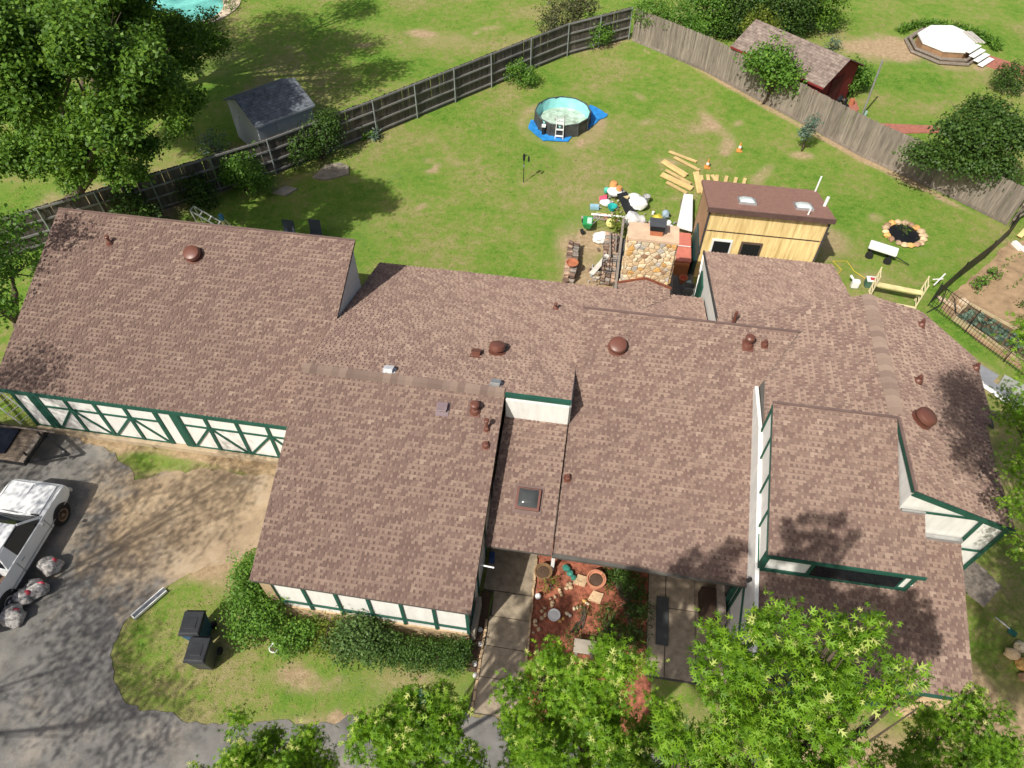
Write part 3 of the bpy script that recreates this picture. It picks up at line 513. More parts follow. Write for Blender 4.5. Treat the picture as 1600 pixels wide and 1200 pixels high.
# skylight on the entry roof
sx, sy = -.93, 9.82; sz = E(0, sy); rx = math.atan(.33)
sk = B().box((sx, sy, sz+.06), (.66, .6, .13), rx=rx).obj('skylight', BROWN, HOUSE, bevel=.01); B().box((sx, sy, sz+.02), (.8, .8, .012), rx=rx).obj('vent_flashing', FLASH, sk)
M = Matrix.Translation((sx, sy, sz+.125)) @ Matrix.Rotation(rx, 4, 'X'); b = B()
for i in range(9):
    for j in range(9):
        a, c = i/4-1, j/4-1; b.v.append(tuple(M @ Vector((a*.27, c*.25, .005+.085*(1-a**4)*(1-c**4)))))
b.f = [(i*9+j, (i+1)*9+j, (i+1)*9+j+1, i*9+j+1) for i in range(8) for j in range(8)]
b.obj('skylight_dome', glassmat('skylight_acrylic', (.06, .065, .065), .12), sk, smooth=True)
fl = B().cyl((5.0, 8.5, 2.85), (4.9, 8.42, 2.9), .05, .06).obj('floodlight', DARK, HOUSE)
# entry lantern arm
B().cyl((-2.04, 7.95, 2.55), (-1.55, 7.9, 2.6), .022).obj('porch_light_tube', WPLAST, HOUSE)
# ---- chimney with separate stones
CH = B().box((1.97, 20.0, 2.2), (1.64, .8, 4.36)).obj('chimney', mat('chimney_mortar', (.5, .4, .28), var=.15), HOUSE)
B().box((1.97, 20.0, 4.42), (1.72, .9, .1)).obj('cap_slab', mat('tan_chimney_cap', (.62, .44, .3), var=.15, scale=2), CH)
def clip(poly, a, b):   # keep the side nearer to a
    mx, my = (a[0]+b[0])/2, (a[1]+b[1])/2; dx, dy = b[0]-a[0], b[1]-a[1]; out = []
    for i in range(len(poly)):
        p, q = poly[i], poly[(i+1) % len(poly)]; s = (p[0]-mx)*dx+(p[1]-my)*dy; t = (q[0]-mx)*dx+(q[1]-my)*dy
        if s <= 0: out.append(p)
        if s*t < 0: k = s/(s-t); out.append((p[0]+(q[0]-p[0])*k, p[1]+(q[1]-p[1])*k))
    return out
def stones(x0, x1, z0, z1, plane, nx, nz, seed, mats):
    R = random.Random(seed); pts = [((i+.5+R.uniform(-.42, .42)+(j % 2)*.5-.25)*(x1-x0)/nx+x0, (j+.5+R.uniform(-.4, .4))*(z1-z0)/nz+z0) for i in range(nx) for j in range(nz)]
    for a in pts:
        poly = [(x0, z0), (x1, z0), (x1, z1), (x0, z1)]
        for b_ in pts:
            if b_ is not a and abs(b_[0]-a[0])+abs(b_[1]-a[1]) < 1.2: poly = clip(poly, a, b_)
        if len(poly) < 3: continue
        cx = sum(p[0] for p in poly)/len(poly); cz = sum(p[1] for p in poly)/len(poly); g = .012; out = []
        for i, p in enumerate(poly):
            q = poly[(i+1) % len(poly)]
            for t in (0.12, .5, .88): out.append((p[0]+(q[0]-p[0])*t+R.uniform(-.006, .006), p[1]+(q[1]-p[1])*t+R.uniform(-.006, .006)))
        n = len(out); d = R.uniform(.03, .075); V = []; ins = lambda p, k: (cx+(p[0]-cx)*k, cz+(p[1]-cz)*k); rad = max(.05, max(math.hypot(p[0]-cx, p[1]-cz) for p in out)); k1 = 1-g/rad*1.6
        for k_, dd in ((k1, 0), (k1, d*.6), (k1*.82, d), (0, d*R.uniform(.95, 1.15))):
            V += [plane(*ins(p, k_), dd) for p in (out if k_ else [out[0]])]
        F = [(r*n+i, r*n+(i+1) % n, (r+1)*n+(i+1) % n, (r+1)*n+i) for r in range(2) for i in range(n)]+[(2*n+i, 2*n+(i+1) % n, 3*n) for i in range(n)]
        B().add(V, F).obj('stone', R.choice(mats[:4]*3+mats[4:]), CH)
SM = [mat('stone_buff', (.6, .44, .26), var=.2, scale=5, bump=.4, bscale=20, rv=.15), mat('stone_buff', None), mat('stone_cream', (.66, .55, .38), var=.18, scale=5, bump=.4, bscale=20, rv=.15), mat('stone_cream', None), mat('stone_gold', (.6, .35, .12), var=.25, scale=5, bump=.4, bscale=20, rv=.15), mat('stone_grey', (.46, .42, .36), var=.2, scale=5, bump=.4, bscale=20, rv=.15), mat('stone_brown', (.33, .2, .12), var=.2, scale=5, bump=.4, bscale=20, rv=.15)]
stones(1.15, 2.79, 2.0, 4.36, lambda a, z, d: (a, 19.6-d, z), 7, 16, 5, SM)
stones(19.62, 20.4, 1.0, 4.36, lambda a, z, d: (1.15-d, a, z), 4, 18, 6, SM); stones(19.62, 20.4, 1.0, 4.36, lambda a, z, d: (2.79+d, a, z), 4, 18, 7, SM)
fl = B().box((2.05, 19.95, 4.55), (.42, .3, .2)).obj('flue', TERRA, CH); B().box((2.05, 19.98, 4.78), (.5, .4, .2)).obj('spark_arrester', DARK, CH, bevel=.02); B().box((2.05, 19.98, 4.9), (.56, .46, .03)).obj('cowl', mat('dark_grey_metal', (.07, .075, .08), rough=.5), CH)
# ---------------------------------------------------------------- paths, beds and plots
MULCH = mat('red_mulch', (.2, .07, .04), var=.5, scale=5, bump=.9, bscale=35, c2=(.32, .11, .065), detail=9)
GARDEN = mat('garden_soil', (.33, .225, .13), var=.28, scale=2, bump=.5, bscale=20)
sheet('mulch_bed', [(-.55, 5.05), (3.0, 5.0), (2.75, 10.3), (-.5, 10.3)], .012, MULCH, .05)
sheet('garden_soil', [(14.0, 22.9), (17.9, 27.5), (24, 30), (24, 16), (18.5, 17.5), (15.2, 20.9)], .012, GARDEN, .2)
BRICK = mat('brick_paving', (.36, .14, .1), var=.2, scale=6, bump=.3)
wk = B().prism([(-1.78, 4.95), (-.4, 5.0), (-.55, 10.4), (-2.0, 10.4), (-1.98, 8.35), (-1.65, 8.3)], -.05, .028).obj('walkway', mat('walk_joint', (.08, .07, .055))); struct(wk)
ys = [4.97, 5.9, 6.75, 7.6, 8.35]
for i in range(4): B().prism([(-1.66+.02*i, ys[i]+.012), (-.42-.035*i, ys[i]+.012), (-.44-.035*i, ys[i+1]-.012), (-1.66, ys[i+1]-.012)], 0, .06).obj('slab', WALKM, wk)
B().prism([(-1.98, 8.37), (-.56, 8.37), (-.55, 10.3), (-1.98, 10.3)], 0, .06).obj('slab', WALKM, wk)
B().prism([(-2.02, 6.0), (-1.72, 6.0), (-1.72, 8.3), (-2.02, 8.3)], -.02, .03).obj('planting_strip', SOILM, wk)
for i in range(9): B().box((-1.7+rnd.uniform(-.02, .02), 5.1+.28*i, .05), (.07, .25, .08), rz=rnd.uniform(-.1, .1)).obj('edging_brick', STONET, wk)
for i in range(19): B().box((-.4-.008*i+rnd.uniform(-.015, .015), 5.1+.24*i, .06), (.06, .22, .1), rz=rnd.uniform(-.12, .12)).obj('edging_brick', STONET, wk)
pt_ = struct(B().prism([(2.8, 6.6), (5.0, 6.6), (5.0, 10.5), (2.8, 10.5)], -.05, .03).obj('patio', mat('walk_joint', None)))
for x0, x1 in ((2.82, 3.3), (3.33, 4.15), (4.17, 4.99)):
    for y0, y1 in ((6.65, 8.6), (8.63, 10.45)): B().prism([(x0, y0), (x1, y0), (x1, y1), (x0, y1)], 0, .06).obj('slab', WALKM, pt_)
struct(B().prism([(13.6, 36.6), (24, 37.4), (24, 36.7), (16.5, 36.15), (14.6, 35.75)], -.05, .035).obj('brick_path', BRICK))
struct(B().prism([(20.9, 44.3), (21.7, 45.4), (24, 43.9), (23, 42.6)], -.05, .035).obj('brick_path', BRICK)); struct(B().prism([(12.5, 38.2), (13.1, 38.7), (13.1, 37.8), (12.7, 37.4)], -.05, .035).obj('brick_path', BRICK))
# in-ground pool of the neighbour
npool = thing('swimming_pool', 'turquoise in-ground pool with pale deck in the far left garden', 'pool', (-28, 43, 0))
pw = [(-28+2.7*math.cos(a)*(1+.12*math.cos(2*a+1)), 43.6+2.9*math.sin(a)) for a in np.linspace(0, 2*math.pi, 40, endpoint=False)]
pd_ = [(-28+(3.7+.15*math.sin(3*a))*math.cos(a), 43.6+3.6*math.sin(a)) for a in np.linspace(0, 2*math.pi, 40, endpoint=False)]
B().prism(pd_, -.05, .05).obj('deck', mat('pale_pool_deck', (.62, .5, .38), var=.15), npool)
wm = mat('pool_water', (.10, .42, .36), rough=.06, var=.25, scale=.9, bump=.05, bscale=5, spec=.6, c2=(.2, .58, .5)); B().prism(pw, .0, .06).obj('water', wm, npool)
# ---------------------------------------------------------------- fences
def picket_mesh(w_, h, t=.018, ear=.03):
    b = B().ext([(-w_/2, 0, 0), (w_/2, 0, 0), (w_/2, 0, h-ear), (w_/2-ear, 0, h), (-w_/2+ear, 0, h), (-w_/2, 0, h-ear)], (0, t, 0)); me = bpy.data.meshes.new('picket'); me.from_pydata(b.v, [], b.f); return me
def fence(label, pts, h, m, side, rails, railm, postm, spacing=2.35, group=None, pw=.14, postr=.035):
    """side=+1: pickets on the far side of the rails as seen from the yard"""
    f = thing('wooden_fence', label, 'fence', (*pts[0], 0)); me = picket_mesh(pw, h); me.materials.append(m); tot = 0
    for (x0, y0), (x1, y1) in zip(pts, pts[1:]):
        L = math.hypot(x1-x0, y1-y0); dx, dy = (x1-x0)/L, (y1-y0)/L; nx, ny = -dy*side, dx*side; n = int(L/(pw-.004)); a = math.atan2(dy, dx)
        for i in range(n):
            t = (i+.5)*L/n; o = bpy.data.objects.new('picket', me); col.objects.link(o); o.location = (x0+dx*t+nx*(.05+.006*(i % 2)), y0+dy*t+ny*(.05+.006*(i % 2)), rnd.uniform(.02, .03)); o.rotation_euler = (rnd.uniform(-.012, .012), rnd.uniform(-.012, .012), a); o.scale = (1, 1, rnd.uniform(.994, 1.006)); setparent(o, f)
        np_ = max(1, round(L/spacing))
        for i in range(np_):
            s, e = i*L/np_, (i+1)*L/np_
            for z in rails: B().beam((x0+dx*s, y0+dy*s, z), (x0+dx*e, y0+dy*e, z), .04, .085).obj('rail', railm, f)
            B().cyl((x0+dx*s-nx*.045, y0+dy*s-ny*.045, 0), (x0+dx*s-nx*.045, y0+dy*s-ny*.045, h+.02), postr, postr, 8).obj('post', postm, f)
            B().beam((x0+dx*s+nx*.06, y0+dy*s+ny*.06, .07), (x0+dx*e+nx*.06, y0+dy*e+ny*.06, .07), .03, .14).obj('kickboard', railm, f)
    return f
fence('dark weathered picket fence with rails and metal posts along the left of the yard', [(.5, 43.9), (-2.95, 41.2), (-6.69, 36.95), (-11.6, 31.3), (-15.4, 27.2), (-19.4, 23.7), (-24.5, 19.4)], 1.85, WOODD, -1, (.2, .72, 1.26, 1.8), RAILW, mat('galvanised_post', (.3, .33, .33), rough=.5, metal=.3))
fr = fence('pale grey board fence along the right side of the back lawn', [(.75, 43.85), (5.0, 40.8), (9.6, 36.35), (12.55, 33.4), (15.8, 30.95), (18.2, 28.85)], 1.85, WOODG, -1, (.5, 1.5), WOODG, WOODG)
B().beam((-7.5, 36.15, .1), (-7.5, 36.15, 1.85), .1, .06, (1, 0, 0)).obj('new_post', LUMBER, bpy.data.objects['wooden_fence'])
gt = thing('garden_gate', 'weathered plank gate section leaning at the corner of the garden', 'gate', (18.3, 28.7, 0))
for i in range(7): B().box((18.25+.16*i, 28.75+.14*i, .8), (.13, .02, 1.6), rz=.72, rx=.06*i).obj('plank', WOODG, gt)
B().beam((18.2, 28.65, 1.2), (19.4, 29.7, 1.5), .08, .05).obj('rail', WOODG, gt); B().beam((18.2, 28.65, .4), (19.4, 29.7, .5), .08, .05).obj('rail', WOODG, gt)
lp = thing('lumber_post', 'yellow new lumber post leaning beside the garden gate', 'lumber', (18.8, 28.0, 0)); B().beam((18.4, 27.9, .1), (19.8, 29.4, 1.3), .2, .06).obj('board', LUMBER, lp)
nf = thing('net_fence', 'low black plastic net fence between back lawn and vegetable garden', 'fence', (13.8, 23.1, 0))
for (x0, y0), (x1, y1) in zip([(13.75, 23.1), (15.1, 24.7), (16.6, 26.3), (18.0, 28.0)], [(15.1, 24.7), (16.6, 26.3), (18.0, 28.0), (18.3, 28.7)]):
    B().beam((x0, y0, .42), (x1, y1, .42), .012, .82).obj('net_panel', DARK, nf); B().cyl((x0, y0, 0), (x0, y0, .95), .02).obj('stake', DARK, nf)
IRON = mat('black_iron', (.02, .02, .022), rough=.5)
irf = thing('iron_fence', 'black iron railing fence beside the raised cabbage bed', 'fence', (13.6, 22.7, 0))
for (x0, y0), (x1, y1) in zip([(13.55, 22.85), (16.4, 19.3)], [(16.4, 19.3), (19.5, 16.6)]):
    L = math.hypot(x1-x0, y1-y0)
    for z in (.12, .55, 1.15): B().beam((x0, y0, z), (x1, y1, z), .018, .018).obj('rail', IRON, irf)
    n = int(L/.12)
    for i in range(n):
        t = i/n; x, y = x0+(x1-x0)*t, y0+(y1-y0)*t; B().cyl((x, y, .02), (x, y, 1.25), .007 if i % 14 else .02, n=5).obj('bar', IRON, irf)
# ---------------------------------------------------------------- sheds
def gable_shed(name, label, loc, rz, Lx, Ly, h, rise, wm_, rm, over=.12, skew=None):
    t = thing(name, label, 'shed', loc, rz, local=True)      # ridge along local x
    b = B(); x, y = Lx/2, Ly/2
    b.add([(-x, -y, 0), (x, -y, 0), (x, y, 0), (-x, y, 0), (-x, -y, h), (x, -y, h), (x, y, h), (-x, y, h), (-x, 0, h+rise), (x, 0, h+rise)], [(0, 1, 5, 4), (2, 3, 7, 6), (1, 2, 6, 9, 5), (3, 0, 4, 8, 7)]); b.obj('wall', wm_, t)
    for s in (-1, 1):
        y0 = s*(y+over); z0 = h-rise*over/y; B().ext([(-x-over, y0, z0), (x+over, y0, z0), (x+over, 0, h+rise+.02), (-x-over, 0, h+rise+.02)], (0, 0, .05)).obj('roof', rm, t)
        B().beam((-x-over, y0, z0), (x+over, y0, z0), .03, .1).obj('fascia', wm_, t)
    return t
def rowshingle(name, c, c2, seed):
    m = mat(name, c, rough=.95, var=.2, scale=4, bump=.2, c2=c2); n = m.node_tree; N = n.nodes; L = n.links; b = N['Principled BSDF']; old = b.inputs['Base Color'].links[0].from_socket
    tc = N.new('ShaderNodeTexCoord'); mp = N.new('ShaderNodeMapping'); mp.inputs['Scale'].default_value = (1, 1, 1); L.new(tc.outputs['Object'], mp.inputs[0])
    br = N.new('ShaderNodeTexBrick'); br.inputs['Scale'].default_value = 3.2; br.inputs['Mortar Size'].default_value = .025; br.inputs['Color1'].default_value = (1, 1, 1, 1); br.inputs['Color2'].default_value = (.72, .72, .72, 1); br.inputs['Mortar'].default_value = (.45, .45, .45, 1); br.inputs['Row Height'].default_value = .45; br.inputs['Brick Width'].default_value = .9
    L.new(mp.outputs[0], br.inputs['Vector']); mx = N.new('ShaderNodeMix'); mx.data_type = 'RGBA'; mx.blend_type = 'MULTIPLY'; mx.inputs[0].default_value = 1; L.new(old, mx.inputs[6]); L.new(br.outputs[0], mx.inputs[7]); L.new(mx.outputs[2], b.inputs['Base Color']); return m
GREYW = mat('grey_shed_siding', (.36, .39, .42), var=.06, bump=.1)
gs = gable_shed('garden_shed', 'grey shed with dark slate shingle roof behind the left fence', (-16.35, 30.1, 0), .86, 2.9, 3.0, 2.0, .62, GREYW, rowshingle('dark_shingle', (.13, .15, .175), (.18, .2, .23), 1))
B().box((0, -1.52, .95), (1.0, .04, 1.8)).obj('door', GREYW, gs); B().box((-1.47, .5, 1.6), (.03, .1, .1)).obj('vent', WPLAST, gs)
REDW = mat('barn_red_wood', (.2, .025, .025), var=.15, bump=.2)
rs = gable_shed('red_shed', 'dark red wooden shed with long brown shingle roof beyond the right fence', (9.35, 39.2, 0), -.705, 5.4, 3.3, 2.05, .78, REDW, rowshingle('mauve_shingle', (.22, .165, .14), (.3, .24, .2), 2), .2)
B().box((2.73, -.2, 1.0), (.04, 1.1, 1.9)).obj('door', mat('dark_red_paint', (.1, .015, .018)), rs)
# cabin
cb = thing('cabin', 'unfinished cabin with raw yellow plywood front and two roof domes', 'cabin', (6.4, 24.5, 0)); CABf = zf('CAB')
TAN = mat('tan_siding', (.42, .25, .14), var=.15)
wall([(4.2, 23.1, 0), (4.2, 26.0, 0), (4.2, 26.0, CABf(0, 26)-.14), (4.2, 23.1, CABf(0, 23.1)-.14)], (.08, 0, 0), TAN, par=cb); wall([(8.6, 23.1, 0), (8.6, 26.0, 0), (8.6, 26.0, CABf(0, 26)-.14), (8.6, 23.1, CABf(0, 23.1)-.14)], (-.08, 0, 0), TAN, par=cb); wall(xz(26.0, (4.2, 8.6), lambda x, y: CABf(0, 26)-.14), (0, -.08, 0), TAN, par=cb)
PLIES = []
for i in range(4):
    x0 = 4.2+1.1*i
    for z0, z1 in ((0, 2.38), (2.45, 3.42)): PLIES.append((x0, z0, x0+1.094, z1))
holes = [(4.62, 1.2, 5.3, 2.0), (5.75, 1.25, 6.45, 2.0)]
for x0, z0, x1, z1 in PLIES: B().box(((x0+x1)/2, 23.11, (z0+z1)/2), (x1-x0-.004, .03, z1-z0)).obj('plywood_sheet', PLY, cb)
B().box((6.4, 23.12, 2.415), (4.4, .03, .08)).obj('batten', mat('dark_gap', (.07, .05, .035), var=.5, scale=8), cb)
for x0, z0, x1, z1 in holes:
    wn = B().box(((x0+x1)/2, 23.08, (z0+z1)/2), (x1-x0+.12, .06, z1-z0+.12)).obj('window', mat('dark_wood_trim', (.1, .07, .05)) if x0 > 5 else WPLAST, cb); B().box(((x0+x1)/2, 23.04, (z0+z1)/2), (x1-x0-.04, .03, z1-z0-.04)).obj('pane', GLASS, wn)
for x in (4.18, 8.62): B().box((x, 23.07, 1.7), (.06, .06, 3.4)).obj('corner_trim', mat('black_drip_edge', None), cb)
CABR = mat('cabin_shingle', (.27, .15, .115), rough=.95, var=.14, scale=6, bump=.4, bscale=40)
cr = B().prism([(4.08, 22.93), (8.72, 22.93), (8.72, 26.15), (4.08, 26.15)], lambda x, y: CABf(x, y)-.12, lambda x, y: CABf(x, y)).obj('roof', CABR, cb)
for i in range(21): y0 = 22.93+.153*i; B().prism([(4.08, y0), (8.72, y0), (8.72, y0+.155), (4.08, y0+.155)], lambda x, y: CABf(x, y)-.01, lambda x, y, y1=y0+.155: CABf(x, y)+.004+.08*(y-y1+.155)).obj('shingle_course', CABR, cr)
B().beam((4.06, 22.9, 3.52), (8.74, 22.9, 3.52), .05, .2).obj('fascia', mat('brown_fascia', (.11, .065, .055)), cb)
for i in range(12): B().box((4.3+.38*i, 23.07, 3.36+rnd.uniform(-.02, .02)), (.3, .02, .07)).obj('torn_paper', mat('dark_gap', None), cb)
ACR = mat('milky_acrylic', (.62, .68, .66), rough=.15, var=.08, bump=0, spec=.6)
for x in (5.6, 7.72):
    z = CABf(0, 23.9); fr_ = B().box((x, 23.9, z+.05), (.66, .66, .1), rx=-math.atan(.31)).obj('skylight', GALV, cb); M = Matrix.Translation((x, 23.9, z+.1)) @ Matrix.Rotation(-math.atan(.31), 4, 'X'); b = B()
    for i in range(9):
        for j in range(9): a, c = i/4-1, j/4-1; b.v.append(tuple(M @ Vector((a*.29, c*.29, .1*(1-a**4)*(1-c**4)))))
    b.f = [(i*9+j, (i+1)*9+j, (i+1)*9+j+1, i*9+j+1) for i in range(8) for j in range(8)]; b.obj('skylight_dome', ACR, fr_, smooth=True)
for x, y, h, r in ((8.62, 26.0, .7, .035), (8.6, 24.3, .4, .06), (7.75, 23.15, .25, .03)): B().cyl((x, y, CABf(x, y)-.02), (x+.03, y+.04, CABf(x, y)+h), r).obj('vent_pipe', WPLAST, cb)
# ---------------------------------------------------------------- driveway things
CARW = mat('white_car_paint', (.72, .73, .73), rough=.28, var=.07, scale=2, bump=.0, spec=.5)
def car():
    t = thing('pickup_coupe', 'old white coupe pickup with open cargo bed parked on the driveway', 'car', (-16.1, 7.15, .03), .015, local=True)
    W = .93; st = [(-2.5, .86, .45, .9, 'b'), (-2.4, .9, .38, .96, 'b'), (-1.9, .92, .3, .98, 'b'), (-1.2, W, .26, .98, 'b'), (-.8, W, .26, .98, 'b'), (-.78, W, .26, .98, 'c'), (.3, W, .26, .97, 'c'), (.92, W, .26, .96, 'c'), (1.2, .925, .27, .95, 'h'), (1.75, .915, .3, .93, 'h'), (2.02, .9, .36, .9, 'h'), (2.16, .86, .45, .8, 'h')]
    b = B(); n = 13
    for y, w_, zb, zt, k in st:
        inner = .52 if k == 'b' else zt+.02; mid = .52 if k == 'b' else zt+.055
        half = [(w_*.8, zb), (w_*.97, zb+.1), (w_, .58), (w_*.985, zt-.1), (w_-.05, zt), (w_-.13, inner)]
        sec = [(x, z) for x, z in half]+[(0, mid)]+[(-x, z) for x, z in half[::-1]]
        b.v += [(x, y, z) for x, z in sec]
    for i in range(len(st)-1):
        for j in range(n-1): b.f.append((i*n+j, i*n+j+1, (i+1)*n+j+1, (i+1)*n+j))
        b.f.append((i*n+n-1, i*n, (i+1)*n, (i+1)*n+n-1))
    b.f += [tuple(range(n)), tuple(range((len(st)-1)*n, len(st)*n))[::-1]]; b.obj('body', CARW, t, smooth='auto')
    B().ext([(-.76, 1.02, .975), (.76, 1.02, .975), (.72, 2.02, .925), (-.72, 2.02, .925)], (0, 0, .055)).obj('hood', CARW, t, bevel=.02); B().box((0, 1.5, .985), (.04, .9, .06)).obj('hood_crease', CARW, t, bevel=.015)
    # cab
    B().ext([(-.64, -.55, 1.385), (.64, -.55, 1.385), (.62, .42, 1.385), (-.62, .42, 1.385)], (0, 0, .06)).obj('roof', CARW, t, bevel=.03)
    def glassquad(nm, q, m=GLASS): 
        v = [Vector(p) for p in q]; nn = (v[1]-v[0]).cross(v[3]-v[0]).normalized()*.02; return B().ext(v, nn).obj(nm, m, t)
    glassquad('windshield', [(-.8, .95, .98), (.8, .95, .98), (.6, .42, 1.4), (-.6, .42, 1.4)]); glassquad('rear_window', [(-.76, -.74, 1.0), (-.62, -.56, 1.4), (.62, -.56, 1.4), (.76, -.74, 1.0)])
    for s in (-1, 1):
        glassquad('side_window', [(s*.84, -.3, .98), (s*.84, .84, .98), (s*.63, .42, 1.38), (s*.65, -.26, 1.38)][::s])
        B().beam((s*.82, .95, .97), (s*.62, .42, 1.41), .07, .05, (s, 0, 1)).obj('pillar', CARW, t); B().ext([(s*.86, -.76, .97), (s*.86, -.3, .97), (s*.66, -.26, 1.4), (s*.65, -.56, 1.4)], (-s*.05, 0, 0)).obj('pillar', CARW, t)
        B().box((s*1.0, .72, 1.0), (.12, .06, .08)).obj('mirror', GALV, t); B().lathe([(.01, 0), (.1, 0), (.1, .03), (.01, .04)], n=16, M=Matrix.Translation((s*.62, 2.15, .65)) @ Matrix.Rotation(-math.pi/2, 4, 'X')).obj('headlight', mat('headlight_glass', (.7, .7, .68), rough=.1), t)
        for y in (-1.42, 1.4):
            M = Matrix.Translation((s*.84, y, .33)) @ Matrix.Rotation(s*math.pi/2, 4, 'Y')
            wh = B().lathe([(.2, -.1), (.31, -.1), (.335, -.06), (.335, .08), (.31, .115), (.2, .1)], n=24, M=M).obj('wheel', RUBBER, t, smooth='auto'); B().lathe([(.2, .06), (.21, .122), (.16, .1), (.07, .1), (.06, .13), (.01, .13)], n=18, M=M).obj('rim', mat('rusty_steel', (.22, .15, .1), rough=.5, metal=.4) if y > 0 else GALV, wh, smooth='auto')
            B().lathe([(.005, 0), (.37, 0), (.37, .078), (.005, .078)], n=24, M=Matrix.Translation((s*.86, y, .37)) @ Matrix.Rotation(s*math.pi/2, 4, 'Y')).obj('wheel_well', DARK, t)
    B().box((0, 2.2, .48), (1.7, .1, .16)).obj('bumper', GALV, t, bevel=.03); B().box((0, 2.14, .66), (1.1, .08, .2)).obj('grille', DARK, t); B().box((0, -1.6, .56), (1.6, 1.6, .05)).obj('bed_liner', mat('rusty_bed', (.12, .08, .06), var=.4), t)
    B().beam((-.4, .99, 1.06), (.2, .93, 1.1), .015, .012).obj('wiper', DARK, t)
    for s in (-1, 1):
        for y in (-.5, .9): B().box((s*.929, y, .66), (.006, .012, .55)).obj('door_seam', DARK, t)
        B().box((s*.94, -.3, .8), (.02, .14, .03)).obj('door_handle', GALV, t); B().box((s*.936, .2, .52), (.012, 3.2, .03)).obj('side_trim', GALV, t)
    B().box((0, .985, .985), (1.5, .05, .012)).obj('cowl_vent', DARK, t)
    for s in (-1, 1): B().box((s*.78, 1.5, .965), (.012, 1.1, .012)).obj('hood_seam', mat('grey_gap', (.2, .2, .2)), t)
    return t
car()
jk = thing('plank', 'pale board lying in the bed of the white coupe pickup', 'board', (-16.5, 6.2, .65)); B().box((-16.5, 6.2, .68), (.28, 1.4, .05), rz=-.25, rx=.1).obj('board', mat('pale_board', (.5, .47, .42)), jk)
for i, (x, y, r, lb) in enumerate([(-15.95, 6.35, .34, 'dark tarp heap in the coupe pickup bed behind the cab'), (-16.1, 5.75, .38, 'black bag of scrap near the rear of the coupe pickup bed')]):
    tag(B().blob((x, y, .78), (r, r*1.2, .22), 30+i, .5).obj('scrap_heap', mat('dark_tarp', (.03, .035, .045), rough=.45, bump=.3, bscale=8), None, smooth=True), lb, 'tarp')
BAGM = mat('clear_bag_plastic', (.22, .2, .19), rough=.5, var=.45, scale=12, bump=.8, bscale=16, spec=.25, c2=(.42, .4, .38)); REDT = mat('red_bag_tie', (.5, .05, .08), rough=.4)
for i, (x, y, sx_, lb) in enumerate([(-14.75, 7.0, .34, 'full trash bag with red top nearest the coupe pickup door'), (-14.72, 6.28, .32, 'trash bag with a red tie behind the door-side bag'), (-14.95, 5.98, .27, 'small grey trash bag next to the rear wheel of the coupe pickup'), (-14.98, 5.45, .36, 'pale trash bag at the tail of the coupe pickup')]):
    bg_ = thing('trash_bag', lb, 'trash bag', (x, y, .03), group='trash bags beside the coupe pickup'); B().blob((x, y, .24), (sx_, sx_*.8, .24), 50+i*3, .42, 3, -.2).obj('bag', BAGM, bg_, smooth=True)
    B().blob((x+.13, y+.1, .4), (.14, .07, .06), 70+i, .9, 2).obj('tie', REDT, bg_, smooth=True)
tr = thing('utility_trailer', 'flat utility trailer with weathered plank deck by the garage', 'trailer', (-18.9, 10.6, 0))
for i in range(9): B().box((-19.2, 10.07+.14*i, .6+rnd.uniform(-.005, .005)), (3.9, .13, .04), rz=rnd.uniform(-.004, .004)).obj('plank', mat('trailer_plank', (.2, .155, .115), var=.4, scale=3, bump=.4, rv=.25, stretch=(.7, 6, 6)), tr)
for y in (9.98, 11.28): B().box((-19.2, y, .55), (4, .06, .1)).obj('side_rail', IRON, tr)
B().box((-17.23, 10.63, .55), (.06, 1.3, .1)).obj('front_rail', IRON, tr)
for y in (10.1, 11.15): B().beam((-17.25, y, .5), (-16.15, 10.63, .42), .07, .06).obj('tongue', IRON, tr); B().cyl((-19.4, y-.3 if y < 10.5 else y+.3, .3), (-19.4, y-.1 if y < 10.5 else y+.1, .3), .3).obj('wheel', RUBBER, tr)
B().box((-17.28, 10.25, .72), (.05, .05, .24)).obj('stake', IRON, tr); B().box((-17.28, 11.05, .72), (.05, .05, .24)).obj('stake', IRON, tr); B().cyl((-16.3, 10.63, .1), (-16.3, 10.63, .55), .03).obj('jack', GALV, tr)
B().box((-17.6, 11.2, .7), (1.6, .05, .16), rx=.5).obj('tail_board', WOODG, tr); B().box((-17.32, 10.6, .64), (.14, 1.2, .05), rz=.02).obj('cross_board', WOODG, tr)
tag(B().box((-18.7, 10.65, .66), (1.3, .95, .06), rz=.05).obj('solar_panel', glassmat('black_panel', (.012, .014, .02), .15)), 'shiny black flat panel lying on the trailer deck', 'panel')
def ladder(name, label, p0, p1, wdt, rungs, m, side):
    t = thing(name, label, 'ladder', (p0[0], p0[1], 0)); s = Vector(side).normalized()*wdt/2; p0, p1 = Vector(p0), Vector(p1)
    for k in (-1, 1): B().beam(p0+s*k, p1+s*k, .03, .07).obj('side_rail', m, t)
    for i in range(rungs): q = p0+(p1-p0)*((i+.5)/rungs); B().cyl(q-s, q+s, .018, n=6).obj('rung', m, t)
    return t
ladder('ladder', 'aluminium ladder lying on the grass beside the trailer', (-20.6, 12.75, .5), (-18.55, 11.85, .12), .42, 8, GALV, (.4, 1, 0))
